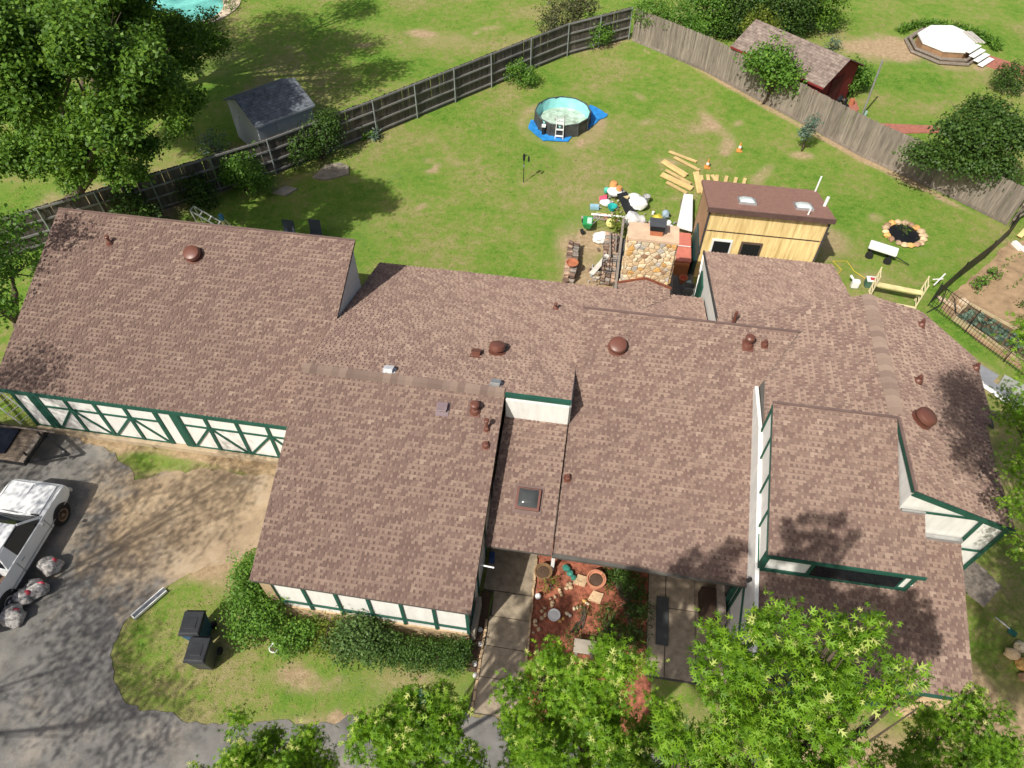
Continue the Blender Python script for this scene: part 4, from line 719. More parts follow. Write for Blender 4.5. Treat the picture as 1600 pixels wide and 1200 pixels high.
def bin_(label, x, y, rz, bodym):
    t = thing('wheeled_bin', label, 'trash bin', (x, y, 0), rz, group='wheeled bins on the front lawn', local=True)
    b = B().add([(-.24, -.26, .06), (.24, -.26, .06), (.24, .26, .06), (-.24, .26, .06), (-.3, -.36, 1.0), (.3, -.36, 1.0), (.3, .36, 1.0), (-.3, .36, 1.0)], [(0, 3, 2, 1), (4, 5, 6, 7), (0, 1, 5, 4), (1, 2, 6, 5), (2, 3, 7, 6), (3, 0, 4, 7)]); b.obj('body', bodym, t, bevel=.03)
    ld = B().add([(-.33, -.4, 1.0), (.33, -.4, 1.0), (.33, .36, 1.0), (-.33, .36, 1.0), (-.28, -.33, 1.09), (.28, -.33, 1.09), (.3, .34, 1.11), (-.3, .34, 1.11)], [(0, 3, 2, 1), (4, 5, 6, 7), (0, 1, 5, 4), (1, 2, 6, 5), (2, 3, 7, 6), (3, 0, 4, 7)]).obj('lid', mat('charcoal_lid', (.03, .032, .035), rough=.45, bump=.1), t, bevel=.025)
    B().box((0, -.02, 1.105), (.32, .34, .02)).obj('lid_panel', MATS['charcoal_lid'], ld, bevel=.008); B().cyl((-.3, .4, .98), (.3, .4, .98), .022).obj('handle', DARK, t)
    for s in (-1, 1): B().cyl((s*.22, .3, .12), (s*.32, .3, .12), .12).obj('wheel', RUBBER, t)
    t.scale = (.9, .9, .92)
bin_('black lidded wheeled bin with blue body at the shrub edge', -9.5, 5.8, .14, mat('blue_bin', (.03, .1, .2), rough=.5)); bin_('charcoal wheeled bin standing in front of the blue bin', -9.05, 5.15, .1, mat('grey_bin', (.06, .065, .065), rough=.5))
gu = thing('gutter_section', 'loose white gutter section lying on the front lawn', 'gutter', (-11.4, 6.4, 0)); d = Vector((.48, .85, 0)).normalized(); p0 = Vector((-11.65, 5.95, .06)); p1 = Vector((-11.12, 6.88, .06))
B().beam(p0, p1, .14, .015).obj('base', mat('grey_gutter', (.12, .13, .15)), gu); 
for s in (-1, 1): o_ = Vector((d.y, -d.x, 0))*s*.075+Vector((0, 0, .04)); B().beam(p0+o_, p1+o_, .025, .09).obj('side', WPLAST, gu)
B().beam(p0, p0+d*.03, .16, .09).obj('end_cap', WPLAST, gu)
tag(B().lathe([(.02, .05), (.16, .05), (.2, .16), (.17, .15), (.02, .1)], c=(-3.1, 5.1, 0), n=16).obj('planter_bowl', mat('green_glaze', (.02, .09, .07), rough=.3)), 'small dark green bowl on the lawn near the hedge', 'bowl'); tag(B().cyl((-3.4, 4.95, .06), (-3.05, 5.0, .06), .02).obj('metal_rod', GALV), 'short metal rod on the grass beside the green bowl', 'rod')
# ---------------------------------------------------------------- courtyard
def pot(label, x, y, r, h, m, soil=SOILM, z=.04, cat='pot', grp=None, name='flower_pot'):
    t = thing(name, label, cat, (x, y, z), group=grp); B().lathe([(r*.62, 0), (r*.7, .01), (r*.95, h*.8), (r*1.06, h*.8), (r*1.06, h), (r*.9, h), (r*.86, h*.86), (.01, h*.86)], c=(x, y, z), n=24).obj('pot', m, t, smooth='auto'); B().lathe([(r*.86, h*.84), (r*.5, h*.9), (.01, h*.93)], c=(x, y, z), n=16).obj('soil', soil, t); return t
pot('large terracotta pot on red mulch in the courtyard', 1.25, 9.0, .27, .42, mat('pink_terracotta', (.5, .22, .13))); pot('brown wooden tub planter beside the entry walk', -.3, 9.05, .25, .3, mat('tub_wood', (.2, .12, .06), var=.3)); pot('white bowl planter in the mulch bed', .16, 7.85, .17, .16, WPLAST, WPLAST)
for i, (x, y, r) in enumerate([(.36, 9.35, .11), (.5, 9.2, .1), (.6, 9.08, .08)]): tag(B().blob((x, y, .12), (r*1.1, r, .1), 90+i, .3).obj('frog_ornament', mat('green_glaze2', (.05, .22, .17), rough=.25)), ['large green frog ornament at the head of the row on mulch', 'middle green frog ornament of the row on mulch', 'smallest green frog ornament nearest the stepping stone'][i], 'ornament', 'green ornaments on the mulch')
for i, (x, y, r, lb) in enumerate([(.82, 9.05, .22, 'square tan stepping stone beside the terracotta pot'), (1.3, 8.62, .22, 'rounded tan stepping stone in front of the terracotta pot')]): tag(B().prism(rough_poly([(x-r, y-r*.5), (x+r*.6, y-r*.8), (x+r, y+r*.5), (x-r*.4, y+r*.8)], .12, .03, i), .0, .1).obj('stepping_stone', STONET), lb, 'stone')
ring_ = thing('stone_edging', 'curved border of small tan stones inside the mulch bed', 'edging', (.3, 8.3, 0))
for i in range(22): t = i/21; x = -.35+.1*math.sin(i*1.7)+1.15*t**1.3; y = 7.3+1.75*math.sin(t*1.35); B().blob((x, y, .07), (rnd.uniform(.05, .09), rnd.uniform(.05, .08), .06), i, .4, 1).obj('stone', STONET, ring_)
for i in range(9): B().blob((.35+.09*i, 7.75+.085*i+rnd.uniform(-.1, .1), .07), (rnd.uniform(.04, .08), .06, .05), i+40, .4, 1).obj('stone', SM[rnd.randrange(7)], ring_)
tag(B().blob((-.36, 8.35, .14), (.09, .09, .11), 8, .2).obj('garden_ornament', WPLAST, None, True), 'small white ornament by the walkway edge in the mulch bed', 'ornament')
tag(B().box((-1.88, 9.3, .2), (.16, .26, .34), rz=.1).obj('cooler_box', mat('blue_plastic', (.03, .07, .2), rough=.4), None, bevel=.04), 'small blue and white jug by the entry wall', 'jug')
bn = thing('garden_bench', 'small grey stone bench in the courtyard under the oak leaves', 'bench', (1.1, 7.0, 0)); B().box((1.1, 7.0, .42), (.62, .38, .08)).obj('seat', CONC, bn, bevel=.02)
for s in (-1, 1): B().box((1.1+s*.22, 7.0, .19), (.08, .3, .38)).obj('leg', CONC, bn)
tag(B().box((3.22, 8.2, .1), (.34, 1.4, .06)).obj('door_mat', mat('grey_mat', (.06, .065, .065))), 'dark grey runner mat on the patio slabs', 'mat'); bx = thing('storage_box', 'long dark brown wooden box on the patio', 'box', (4.55, 8.7, 0)); B().box((4.45, 8.7, .3), (.4, 1.0, .5)).obj('box', mat('dark_brown_wood', (.05, .03, .02)), bx); B().box((4.78, 8.75, .35), (.22, 1.1, .6)).obj('bench_back', WOODG, bx)
for i, (x, y) in enumerate([(-1.82, 6.2), (-1.78, 6.75), (-1.85, 7.15), (-1.76, 5.9)]): tag(B().blob((x, y, .08), (.07, .08, .06), i+11, .35, 2).obj('white_rock', mat('white_rock', (.62, .6, .56), var=.1)), ['white rock nearest the hedge end in the planting strip', 'second white rock along the planting strip', 'white rock deepest in the shaded planting strip', 'white rock at the front end of the planting strip'][i], 'rock', 'white rocks beside the walkway')
# ---------------------------------------------------------------- back yard things
POOLC = (-2.42, 33.95); PR = 1.42; PHt = .68
pl = thing('frame_pool', 'round above-ground pool with grey wall and pale blue liner', 'pool', (*POOLC, 0)); n = 12; A0 = .15
ang = [A0+2*math.pi*i/n for i in range(n)]; out_ = [(POOLC[0]+PR*math.cos(a), POOLC[1]+PR*math.sin(a)) for a in ang]
b = B()
for z, k in ((0.02, 1.02), (PHt, 1.0)): b.v += [(POOLC[0]+(x-POOLC[0])*k, POOLC[1]+(y-POOLC[1])*k, z) for x, y in out_]
b.f = [(i, (i+1) % n, n+(i+1) % n, n+i) for i in range(n)]; b.obj('wall', mat('grey_pool_vinyl', (.06, .062, .06), rough=.5, var=.4, scale=3, bump=.4, bscale=6), pl)
b = B(); N_ = 48
for z, k in ((PHt-.02, .985), (PHt*.5, .97), (.12, .93), (.1, .9)):
    for i in range(N_): a = 2*math.pi*i/N_; kk = k+(.012*math.sin(i*2.3)+.008*math.sin(i*5.1) if .1 < z < .7 else 0); b.v.append((POOLC[0]+PR*kk*.98*math.cos(a), POOLC[1]+PR*kk*.98*math.sin(a), z))
b.f = [(r*N_+i, r*N_+(i+1) % N_, (r+1)*N_+(i+1) % N_, (r+1)*N_+i) for r in range(3) for i in range(N_)]+[tuple(range(3*N_, 4*N_))]
b.obj('liner', mat('aqua_liner', (.3, .68, .66), rough=.35, var=.18, scale=2.5, bump=.15, bscale=8), pl, smooth='auto')
b = B().prism([(POOLC[0]+PR*.9*math.cos(a), POOLC[1]+PR*.9*math.sin(a)) for a in np.linspace(0, 2*math.pi, 40, endpoint=False)], .11, .15); b.obj('water', mat('murky_water', (.36, .45, .33), rough=.08, var=.3, scale=3, bump=.02, spec=.5, c2=(.45, .56, .46)), pl)
B().tube([(x, y, PHt) for x, y in out_]+[(*out_[0], PHt), (*out_[1], PHt)], .03, 8).obj('top_rail', mat('grey_pool_frame', (.07, .08, .085), rough=.4), pl)
for x, y in out_: B().cyl((POOLC[0]+(x-POOLC[0])*1.03, POOLC[1]+(y-POOLC[1])*1.03, 0), (x, y, PHt), .025).obj('leg', MATS['grey_pool_frame'], pl)
ld = thing('pool_ladder', 'white A-frame ladder straddling the pool wall', 'ladder', (-2.45, 32.6, 0)); lx = -2.42
for y0, y1 in ((32.35, 32.58), (33.05, 32.72)):
    for s in (-1, 1): B().cyl((lx+s*.2, y0, .05), (lx+s*.17, y1, 1.1), .018).obj('side_rail', GALV if y0 > 33 else WPLAST, ld)
    for i in range(3): t = .18+.3*i; B().box((lx, y0+(y1-y0)*t, t*1.05), (.36, .1, .035)).obj('step', WPLAST, ld)
tag(B().prism(rough_poly([(-4.15, 33.9), (-4.0, 32.9), (-3.2, 32.1), (-1.9, 32.2), (-1.7, 32.8), (-1.0, 33.6), (-.7, 34.2), (-.15, 35.1), (-1.1, 35.9), (-2, 34.5)], .2, .16, 3), .03, .05).obj('tarp', mat('blue_tarp', (.03, .24, .6), rough=.4, var=.3, scale=3, bump=.5, bscale=6)), 'bright blue tarp spread under the above-ground pool', 'tarp')
pf = thing('pool_pump', 'small pool pump with white filter at the pool side', 'pump', (-3.25, 32.65, 0)); B().cyl((-3.25, 32.7, .05), (-3.25, 32.7, .45), .1).obj('filter', DARK, pf); B().box((-3.25, 32.7, .5), (.2, .16, .1)).obj('top', WPLAST, pf)
fd_ = thing('bird_feeder', 'thin dark pole bird feeder standing alone on the back lawn', 'feeder', (-3.67, 28.48, 0)); B().cyl((-3.67, 28.48, 0), (-3.67, 28.48, 1.5), .018).obj('pole', IRON, fd_); B().tube([(-3.67, 28.48, 1.3), (-3.55, 28.48, 1.5), (-3.45, 28.48, 1.42)], .015).obj('hook', IRON, fd_); B().box((-3.67, 28.48, 1.35), (.1, .1, .3)).obj('seed_tube', DARK, fd_); B().box((-3.45, 28.48, 1.28), (.08, .08, .22)).obj('seed_tube', DARK, fd_); B().box((-3.67, 28.48, .9), (.07, .07, .1)).obj('clamp', GALV, fd_)
ORG = mat('orange_cone', (.6, .27, .07), rough=.5)
for (x, y), lb in zip([(4.95, 31.12), (6.56, 32.83)], ['orange traffic cone nearest the lumber pile', 'orange traffic cone farther out on the lawn']):
    t = thing('traffic_cone', lb, 'cone', (x, y, 0), group='orange cones on the lawn'); B().box((x, y, .03), (.28, .28, .04)).obj('base', ORG, t); B().lathe([(.1, .05), (.025, .48), (.01, .48)], c=(x, y, 0), n=16).obj('cone', ORG, t, smooth='auto'); B().lathe([(.078, .2), (.06, .3), (.06, .305)], c=(x, y, .0), n=16).obj('band', WPLAST, t)
# lumber
bl = [((3.1, 32.1), (4.45, 31.45)), ((3.36, 31.65), (4.58, 30.75)), ((2.77, 31.15), (3.9, 30.1)), ((2.85, 31.22), (3.98, 30.2)), ((2.73, 30.02), (4.18, 29.1)), ((2.8, 30.1), (4.25, 29.2)), ((2.95, 30.4), (4.15, 29.5)), ((3.02, 29.5), (3.97, 28.8)), ((4.34, 30.5), (4.52, 28.9)), ((4.45, 30.5), (4.6, 28.9)), ((4.65, 30.3), (4.72, 28.8)), ((4.95, 30.4), (5.05, 28.9)), ((5.15, 30.35), (5.6, 29.2)), ((5.86, 30.45), (5.6, 29.0)), ((6.31, 30.4), (6.0, 29.0)), ((6.72, 30.4), (6.4, 29.0)), ((5.4, 30.45), (5.3, 29.1))]
LB = ['farthest pale board of the lumber scatter near the cone', 'second board of the lumber scatter by the cone', 'left board of the crossed pair in the lumber scatter', 'right board of the crossed pair in the lumber scatter', 'long board at the left of the lumber scatter', 'board stacked beside the long left board', 'middle board of the left lumber stack', 'nearest left board pointing at the white panel', 'board standing at the cabin back corner', 'second board at the cabin back corner', 'third board tucked behind the cabin corner', 'upright-looking board end behind the cabin', 'slanted board end behind the cabin', 'board end at mid cabin back', 'board end right of mid cabin back', 'rightmost board end behind the cabin', 'short board end between the slanted and mid boards']
for i, (a, c) in enumerate(bl):
    zz = .06+.05*(i in (3, 5, 6, 9, 12)); e1 = (c[0], c[1], zz); tag(B().beam((a[0], a[1], zz+.02), e1, .16, .05).obj('lumber_board', LUMBER), LB[i], 'board', 'new boards scattered by the cabin')
wp = thing('white_sheet', 'large white panel lying beside the cabin wall', 'panel', (3.95, 26.9, 0)); B().prism([(3.75, 28.1), (3.45, 25.7), (4.1, 25.5), (4.15, 28.1)], .42, .5).obj('panel', WPLAST, wp)
for y in (26.0, 27.8): B().box((3.85, y, .2), (.4, .06, .4)).obj('trestle', WOODG, wp)
ht = thing('hot_tub', 'square hot tub with faded red folding cover beside the chimney', 'hot tub', (3.55, 23.9, 0)); B().box((3.45, 23.85, .4), (1.0, 1.9, .78)).obj('cabinet', mat('tub_cabinet', (.32, .12, .05), var=.2), ht, bevel=.08)
RC = mat('faded_red_vinyl', (.55, .18, .13), rough=.5, var=.15, scale=2)
for y in (23.4, 24.32): B().box((3.45, y, .86), (1.06, .9, .12)).obj('cover_panel', RC, ht, bevel=.05)
B().box((3.45, 23.86, .925), (1.0, .03, .015)).obj('strap', WPLAST, ht)
tag(B().box((4.12, 24.0, .7), (.1, 1.9, 1.3), ry=.12).obj('folded_cover', mat('dark_teal_vinyl', (.02, .06, .055), rough=.45), None, bevel=.03), 'dark teal folded cover leaning against the cabin side', 'cover')
dk = thing('timber_deck', 'grey weathered deck between chimney and rear room', 'deck', (3.5, 22, 0))
for i in range(13): B().box((2.95+.1*i, 21.7, .12), (.092, 3.9, .04)).obj('plank', DECKW, dk)
for i in range(6): B().box((1.62+.1*i-.6, 22.6, .12), (.092, 4.6, .04)).obj('plank', DECKW, dk)
def rail(label, x, y0, y1, h, x1=None):
    t = thing('deck_railing', label, 'railing', (x, y0, 0)); x1 = x if x1 is None else x1
    B().beam((x, y0, h), (x1, y1, h), .1, .04).obj('top_rail', WOODG, t); n = max(2, int((y1-y0)/1.4)+1)
    for i in range(n): q = i/(n-1); B().box((x+(x1-x)*q, y0+(y1-y0)*q, h/2), (.09, .09, h)).obj('post', WOODG, t)
    B().beam((x, y0, h*.45), (x1, y1, h*.45), .04, .08).obj('lower_rail', WOODG, t)
rail('grey wooden railing left of the stone chimney', 1.02, 20.5, 25.2, 1.0, 1.1); rail('short pale railing right of the stone chimney', 3.2, 20.6, 22.3, .9)
pot('round red pot on the grey deck', 3.75, 22.5, .17, .3, TERRA, mat('red_bloom', (.35, .05, .03)), .14); tb = thing('plastic_tub', 'grey rectangular plastic tub on the deck', 'tub', (3.95, 22.1, 0))
for dx, dy, sx_, sy_ in ((-.22, 0, .02, .34), (.22, 0, .02, .34), (0, -.17, .44, .02), (0, .17, .44, .02)): B().box((3.98+dx, 22.05+dy, .28), (sx_, sy_, .26)).obj('side', mat('grey_tub', (.16, .17, .17)), tb)
B().box((3.98, 22.05, .17), (.44, .34, .03)).obj('base', MATS['grey_tub'], tb); tag(B().box((4.0, 22.5, .2), (.2, .12, .08), rz=.3).obj('blue_box', mat('pale_blue', (.3, .5, .6))), 'small pale blue box beside the red pot on the deck', 'box')
tag(B().beam((4.1, 20.7, .2), (4.3, 22.6, 1.6), .06, .05).obj('white_pole', WPLAST), 'white pole leaning against the rear room corner', 'pole')
# firewood
LOG = [mat('split_log_bark', (.15, .1, .075), var=.35, scale=8, bump=.5, bscale=20, rv=.25), mat('split_log_face', (.36, .25, .18), var=.25, scale=10, rv=.25), mat('grey_log', (.24, .21, .18), var=.3, scale=9, rv=.2)]
def woodstack(label, x, y0, y1, wdt, rows, across):
    t = thing('firewood_stack', label, 'firewood', (x, y0, 0), group='firewood stacks'); y = y0
    for z in range(rows):
        y = y0+rnd.uniform(0, .1)
        while y < y1:
            r = rnd.uniform(.065, .11)
            for k in range(across):
                cx = x+(k-(across-1)/2)*wdt/across; L = wdt/across*rnd.uniform(.85, 1.0); a = rnd.uniform(-.5, .5); c = Vector((cx, y+rnd.uniform(-.04, .04), .12+z*.15)); d_ = Vector((math.cos(a), math.sin(a), rnd.uniform(-.05, .05)))*L/2
                B().tube([c-d_, c+d_], r, 6).obj('log', rnd.choice(LOG), t)
            y += r*2.05
    return t
s1 = woodstack('short firewood stack alone on the lawn behind the house', -.85, 21.9, 24.0, .5, 3, 2); s2 = woodstack('long firewood stack in a black iron rack by the railing', .72, 22.0, 24.9, .62, 3, 3)
for y in (22.0, 22.75): B().tube([(.42, y, 0), (.42, y, .75), (1.0, y, .75), (1.0, y, 0)], .02, 6).obj('rack_bar', IRON, s2)
for x in (.42, .72, 1.0): B().beam((x, 22.0, .75), (x, 22.8, .75), .03, .03).obj('rack_bar', IRON, s2)
B().lathe([(.1, .55), (.2, .58), (.26, .68), (.22, .68), (.17, .6), (.02, .6)], c=(-.8, 22.4, 0), n=16).obj('tub', TERRA, s1)
for x in (-1.08, -.6): B().beam((x, 21.85, .05), (x, 21.85, .75), .03, .03).obj('rack_bar', IRON, s1); B().beam((x, 24.05, .05), (x, 24.05, .9), .03, .03).obj('rack_bar', IRON, s1)
tag(B().beam((.02, 22.5, .05), (.62, 23.25, .55), .22, .03).obj('white_board', mat('pale_board', None)), 'pale board leaning on the long firewood stack', 'board')
for i, (a, c) in enumerate([((.7, 23.0, .66), (.6, 24.6, .68)), ((.9, 23.4, .66), (.88, 24.5, .68))]): tag(B().beam(a, c, .06, .04).obj('old_batten', WOODG), ['long grey batten resting on the long firewood stack', 'shorter grey batten beside the long batten on the firewood'][i], 'batten', 'battens on the firewood')
sp = thing('lawn_spreader', 'small green wheeled lawn spreader on the grass', 'spreader', (-.4, 25.4, 0)); GSP = mat('bright_green_plastic', (.03, .3, .09), rough=.4); B().add([(-.52, 25.25, .2), (-.28, 25.25, .2), (-.28, 25.6, .2), (-.52, 25.6, .2), (-.62, 25.15, .5), (-.2, 25.15, .5), (-.2, 25.75, .5), (-.62, 25.75, .5)], [(0, 3, 2, 1), (0, 1, 5, 4), (1, 2, 6, 5), (2, 3, 7, 6), (3, 0, 4, 7), (4, 5, 6, 7)]).obj('hopper', GSP, sp); B().box((-.33, 25.45, .51), (.2, .4, .02)).obj('screen', mat('pale_green', (.5, .66, .55)), sp)
for y in (25.1, 25.8): B().cyl((-.62, y, .13), (-.56, y+.04, .13), .13).obj('wheel', RUBBER, sp); 
B().tube([(-.3, 25.3, .3), (.1, 25.3, .85), (.1, 25.6, .85), (-.3, 25.6, .3)], .015).obj('handle', GALV, sp)
# junk heap: each piece its own thing
J = [('bucket', 'white bucket lid leaning at the top of the junk heap', 'bucket', lambda: B().lathe([(.02, 0), (.3, 0), (.34, .1), (.28, .1), (.02, .06)], c=(.62, 28.0, .25), n=20), WPLAST), ('clay_jar', 'orange clay jar on top of the junk heap', 'jar', lambda: B().lathe([(.08, 0), (.2, .14), (.16, .3), (.08, .34), (.02, .34)], c=(.55, 28.45, .2), n=16), mat('orange_clay', (.6, .28, .1))), ('clay_jar', 'second orange clay jar beside the bucket lid', 'jar', lambda: B().lathe([(.06, 0), (.15, .1), (.12, .24), (.02, .26)], c=(.82, 28.1, .3), n=16), mat('orange_clay', None)), ('green_jug', 'mint green plastic jug in the junk heap', 'jug', lambda: B().lathe([(.1, 0), (.13, .05), (.12, .2), (.04, .26), (.02, .26)], c=(.25, 28.2, .1), n=14), mat('mint_plastic', (.1, .5, .36))),
     ('pink_bucket', 'pink and white bucket lying at the left of the junk heap', 'bucket', lambda: B().lathe([(.13, 0), (.18, .35), (.16, .35), (.02, .05)], M=Matrix.Translation((.0, 27.5, .18)) @ Matrix.Rotation(1.3, 4, 'Y'), n=16), mat('pink_plastic', (.62, .08, .14))), ('white_sack', 'white sack beside the teal tub in the junk heap', 'sack', lambda: B().blob((.28, 27.3, .17), (.26, .2, .17), 4, .3), WPLAST), ('teal_tub', 'teal plastic tub at the front of the junk heap', 'tub', lambda: B().lathe([(.15, 0), (.22, .2), (.2, .2), (.02, .03)], c=(.6, 27.05, .03), n=18), mat('teal_plastic', (.02, .36, .33))), ('pale_crate', 'pale blue crate at the left end of the junk heap', 'crate', lambda: B().box((-.2, 27.0, .1), (.4, .24, .16), rz=.1), mat('pale_blue', None)),
     ('white_bag', 'big round white bag at the right of the junk heap', 'bag', lambda: B().blob((1.75, 27.35, .3), (.42, .36, .3), 6, .25, 3), WPLAST), ('white_bag', 'smaller white bag behind the big round white bag', 'bag', lambda: B().blob((1.55, 27.75, .28), (.3, .25, .22), 7, .25, 3), WPLAST), ('black_panel', 'black slab leaning in the middle of the junk heap', 'panel', lambda: B().beam((.95, 27.7, .5), (1.5, 26.75, .08), .5, .04), DARK), ('cardboard', 'yellow cardboard piece on the black slab', 'cardboard', lambda: B().box((1.1, 27.6, .42), (.4, .22, .05), rz=-.4), mat('cardboard', (.6, .48, .25))), ('grey_pail', 'grey metal pail right of the white bags', 'pail', lambda: B().lathe([(.13, 0), (.18, .33), (.16, .33), (.02, .03)], c=(2.1, 27.85, .03), n=18), GALV),
     ('grey_duct', 'crumpled grey duct piece behind the junk heap', 'duct', lambda: B().tube([(.9, 28.4, .15), (1.1, 28.0, .2), (1.5, 27.95, .15)], .12, 8), GALV), ('plastic_wrap', 'heap of clear plastic wrap by the railing end', 'plastic', lambda: B().blob((1.6, 25.9, .35), (.5, .4, .35), 17, .5, 3), mat('milky_wrap', (.62, .6, .58), rough=.25, var=.2, bump=.6, bscale=10)), ('white_pipe', 'long white pipe lying across the front of the junk heap', 'pipe', lambda: B().cyl((-.3, 26.45, .1), (2.1, 26.5, .1), .05), WPLAST), ('tan_plank', 'tan plank under the long white pipe', 'plank', lambda: B().beam((-.1, 26.62, .06), (1.7, 26.5, .06), .12, .03), LUMBER), ('red_plank', 'short dull red plank by the long white pipe', 'plank', lambda: B().beam((.3, 26.3, .06), (1.0, 26.25, .06), .1, .03), mat('dull_red', (.3, .1, .07))), ('grey_plank', 'grey plank at the left end of the white pipe', 'plank', lambda: B().beam((-.2, 26.3, .05), (.4, 26.2, .05), .12, .03), WOODG),
     ('yellow_bag', 'yellow bag on the grass between junk heap and white panel', 'bag', lambda: B().blob((2.65, 26.6, .15), (.2, .25, .16), 9, .4), mat('yellow_plastic', (.6, .5, .06))), ('blue_bag', 'pale blue grey bag near the white panel', 'bag', lambda: B().blob((3.0, 26.85, .2), (.18, .22, .22), 10, .3), mat('blue_grey', (.3, .4, .46))), ('white_jug', 'row of white jugs leftmost by the white panel', 'jug', lambda: B().lathe([(.09, 0), (.11, .1), (.1, .25), (.03, .32), (.02, .32)], c=(3.0, 25.6, .05), n=12), WPLAST), ('white_jug', 'white jug nearest the white panel edge', 'jug', lambda: B().lathe([(.09, 0), (.11, .1), (.1, .25), (.03, .32), (.02, .32)], c=(3.25, 25.9, .05), n=12), WPLAST), ('white_jug', 'white jug standing between the other two jugs', 'jug', lambda: B().lathe([(.09, 0), (.11, .1), (.1, .25), (.03, .32), (.02, .32)], c=(3.15, 26.2, .05), n=12), WPLAST), ('yellow_ball', 'pale yellow plastic ball by the railing post', 'ball', lambda: B().blob((.6, 25.7, .3), (.22, .22, .22), 2, .05), mat('pale_yellow', (.7, .68, .25))), ('white_sheet_plastic', 'crumpled white plastic at the head of the firewood', 'plastic', lambda: B().blob((.25, 24.7, .25), (.35, .25, .2), 12, .5, 3), WPLAST), ('white_cup', 'small white cup on the grass right of the junk heap', 'cup', lambda: B().cyl((2.45, 27.0, .03), (2.45, 27.0, .16), .06), WPLAST)]
for nme, lb, ct, fn, m in J: tag(fn().obj(nme, m, None, smooth='auto'), lb, ct)
LIT = tonemat('mixed_litter', [(0, (.06, .05, .045)), (.25, (.3, .22, .15)), (.5, (.55, .53, .5)), (.75, (.2, .3, .3)), (1, (.5, .2, .12))], grain=.1, bump=0)
b = B(); T_ = []
for _ in range(150):
    cx_, cy_, sx_, sy_ = rnd.choice([(.8, 27.4, .8, .6), (1.6, 26.6, 1.2, .5), (2.6, 26.2, .8, .6), (.6, 26.3, .8, .3), (3.1, 26.2, .3, .7), (.6, 24.7, .4, .5), (0.2, 22.6, .4, .8)]); n0 = len(b.f)
    b.box((rnd.gauss(cx_, sx_*.5), rnd.gauss(cy_, sy_*.5), rnd.uniform(.03, .12)), (rnd.uniform(.03, .22), rnd.uniform(.02, .1), rnd.uniform(.02, .08)), rz=rnd.uniform(0, 3.1), rx=rnd.uniform(-.4, .4)); T_ += [rnd.random()]*(len(b.f)-n0)
o = b.obj('litter', LIT); o.data.attributes.new('tone', 'FLOAT', 'FACE').data.foreach_set('value', T_); tag(o, 'small mixed scraps scattered round the junk heap', 'litter', kind='stuff')
# right side of the yard
fr_ = thing('stone_ring', 'ring of tan stones round a black liner with a young plant', 'planter', (13.45, 27.35, 0)); B().lathe([(.68, .02), (.66, .05), (.3, .06), (.01, .07)], c=(13.45, 27.35, 0), n=24).obj('liner', mat('black_liner', (.012, .013, .016), rough=.35, bump=.3, bscale=6), fr_)
for i in range(18): a = 2*math.pi*i/18+rnd.uniform(-.06, .06); B().blob((13.45+.8*math.cos(a), 27.35+.8*math.sin(a), .08), (rnd.uniform(.13, .19), rnd.uniform(.12, .17), .1), i+60, .35, 2).obj('stone', [STONET, SM[0], SM[4], SM[6]][i % 4], fr_)
ct = thing('garden_cart', 'white flat-topped garden cart with black wheels on the lawn', 'cart', (12.1, 25.6, 0), -.36, local=True); B().box((0, 0, .5), (1.15, .5, .14)).obj('tray', WPLAST, ct, bevel=.04)
for x in (-.4, .35):
    for y in (-.28, .28): B().cyl((x, y-.04, .16), (x, y+.04, .16), .16).obj('wheel', RUBBER, ct)
    B().box((x, 0, .3), (.05, .5, .25)).obj('axle_frame', IRON, ct)
B().tube([(.5, 0, .3), (.9, 0, .2), (1.2, .02, .1)], .02).obj('handle', IRON, ct)
jg = thing('white_jerrycan', 'white plastic jerrycan on the grass by the rear room', 'jug', (10.72, 23.5, 0)); B().box((10.75, 23.5, .2), (.3, .22, .36)).obj('body', WPLAST, jg, bevel=.05); B().cyl((10.62, 23.6, .36), (10.5, 23.68, .46), .05).obj('spout', WPLAST, jg)
cl_ = thing('ice_chest', 'small green cooler with white and red lid', 'cooler', (11.4, 23.75, 0)); B().box((11.38, 23.7, .17), (.38, .3, .32)).obj('body', mat('dull_green', (.08, .16, .11)), cl_, bevel=.02); B().box((11.38, 23.7, .36), (.4, .32, .06)).obj('lid', WPLAST, cl_, bevel=.02); B().box((11.42, 23.68, .4), (.22, .16, .02)).obj('patch', mat('red_label', (.45, .06, .07)), cl_)
CRM = mat('cream_paint', (.72, .62, .38), rough=.6, var=.1)
sf = thing('scaffold_frame', 'cream painted scaffold with two ladder frames and a yellow plank', 'scaffold', (12.1, 22.6, 0))
for x, y in ((11.2, 22.8), (12.95, 22.55)):
    for k in (0, .55): B().cyl((x+k*.25, y+k, 0), (x+k*.25, y+k, 1.3), .03).obj('upright', CRM, sf)
    for i in range(5): z = .15+.27*i; B().cyl((x, y, z), (x+.14, y+.55, z), .022).obj('rung', CRM, sf)
B().beam((11.3, 23.0, .72), (13.05, 22.75, .72), .22, .05).obj('plank', mat('yellow_plank', (.7, .6, .3)), sf); B().beam((11.15, 22.8, .1), (13.0, 22.55, .1), .05, .05).obj('brace', CRM, sf)
hs = thing('white_stand', 'small white folding stand leaning on the net fence', 'stand', (13.95, 23.9, 0)); B().beam((13.85, 23.8, .3), (14.15, 24.05, .75), .04, .03).obj('leg', WPLAST, hs); B().beam((13.85, 24.1, .35), (14.1, 23.9, .6), .04, .03).obj('leg', WPLAST, hs)
tag(B().tube([(10.0, 23.9, .03), (10.4, 24.5, .03), (10.1, 25.0, .03), (10.7, 25.1, .03), (10.9, 24.5, .03), (11.4, 24.0, .03)], .014, 6).obj('extension_cord', mat('yellow_cord', (.65, .5, .05))), 'yellow extension cord looping over the lawn', 'cord')
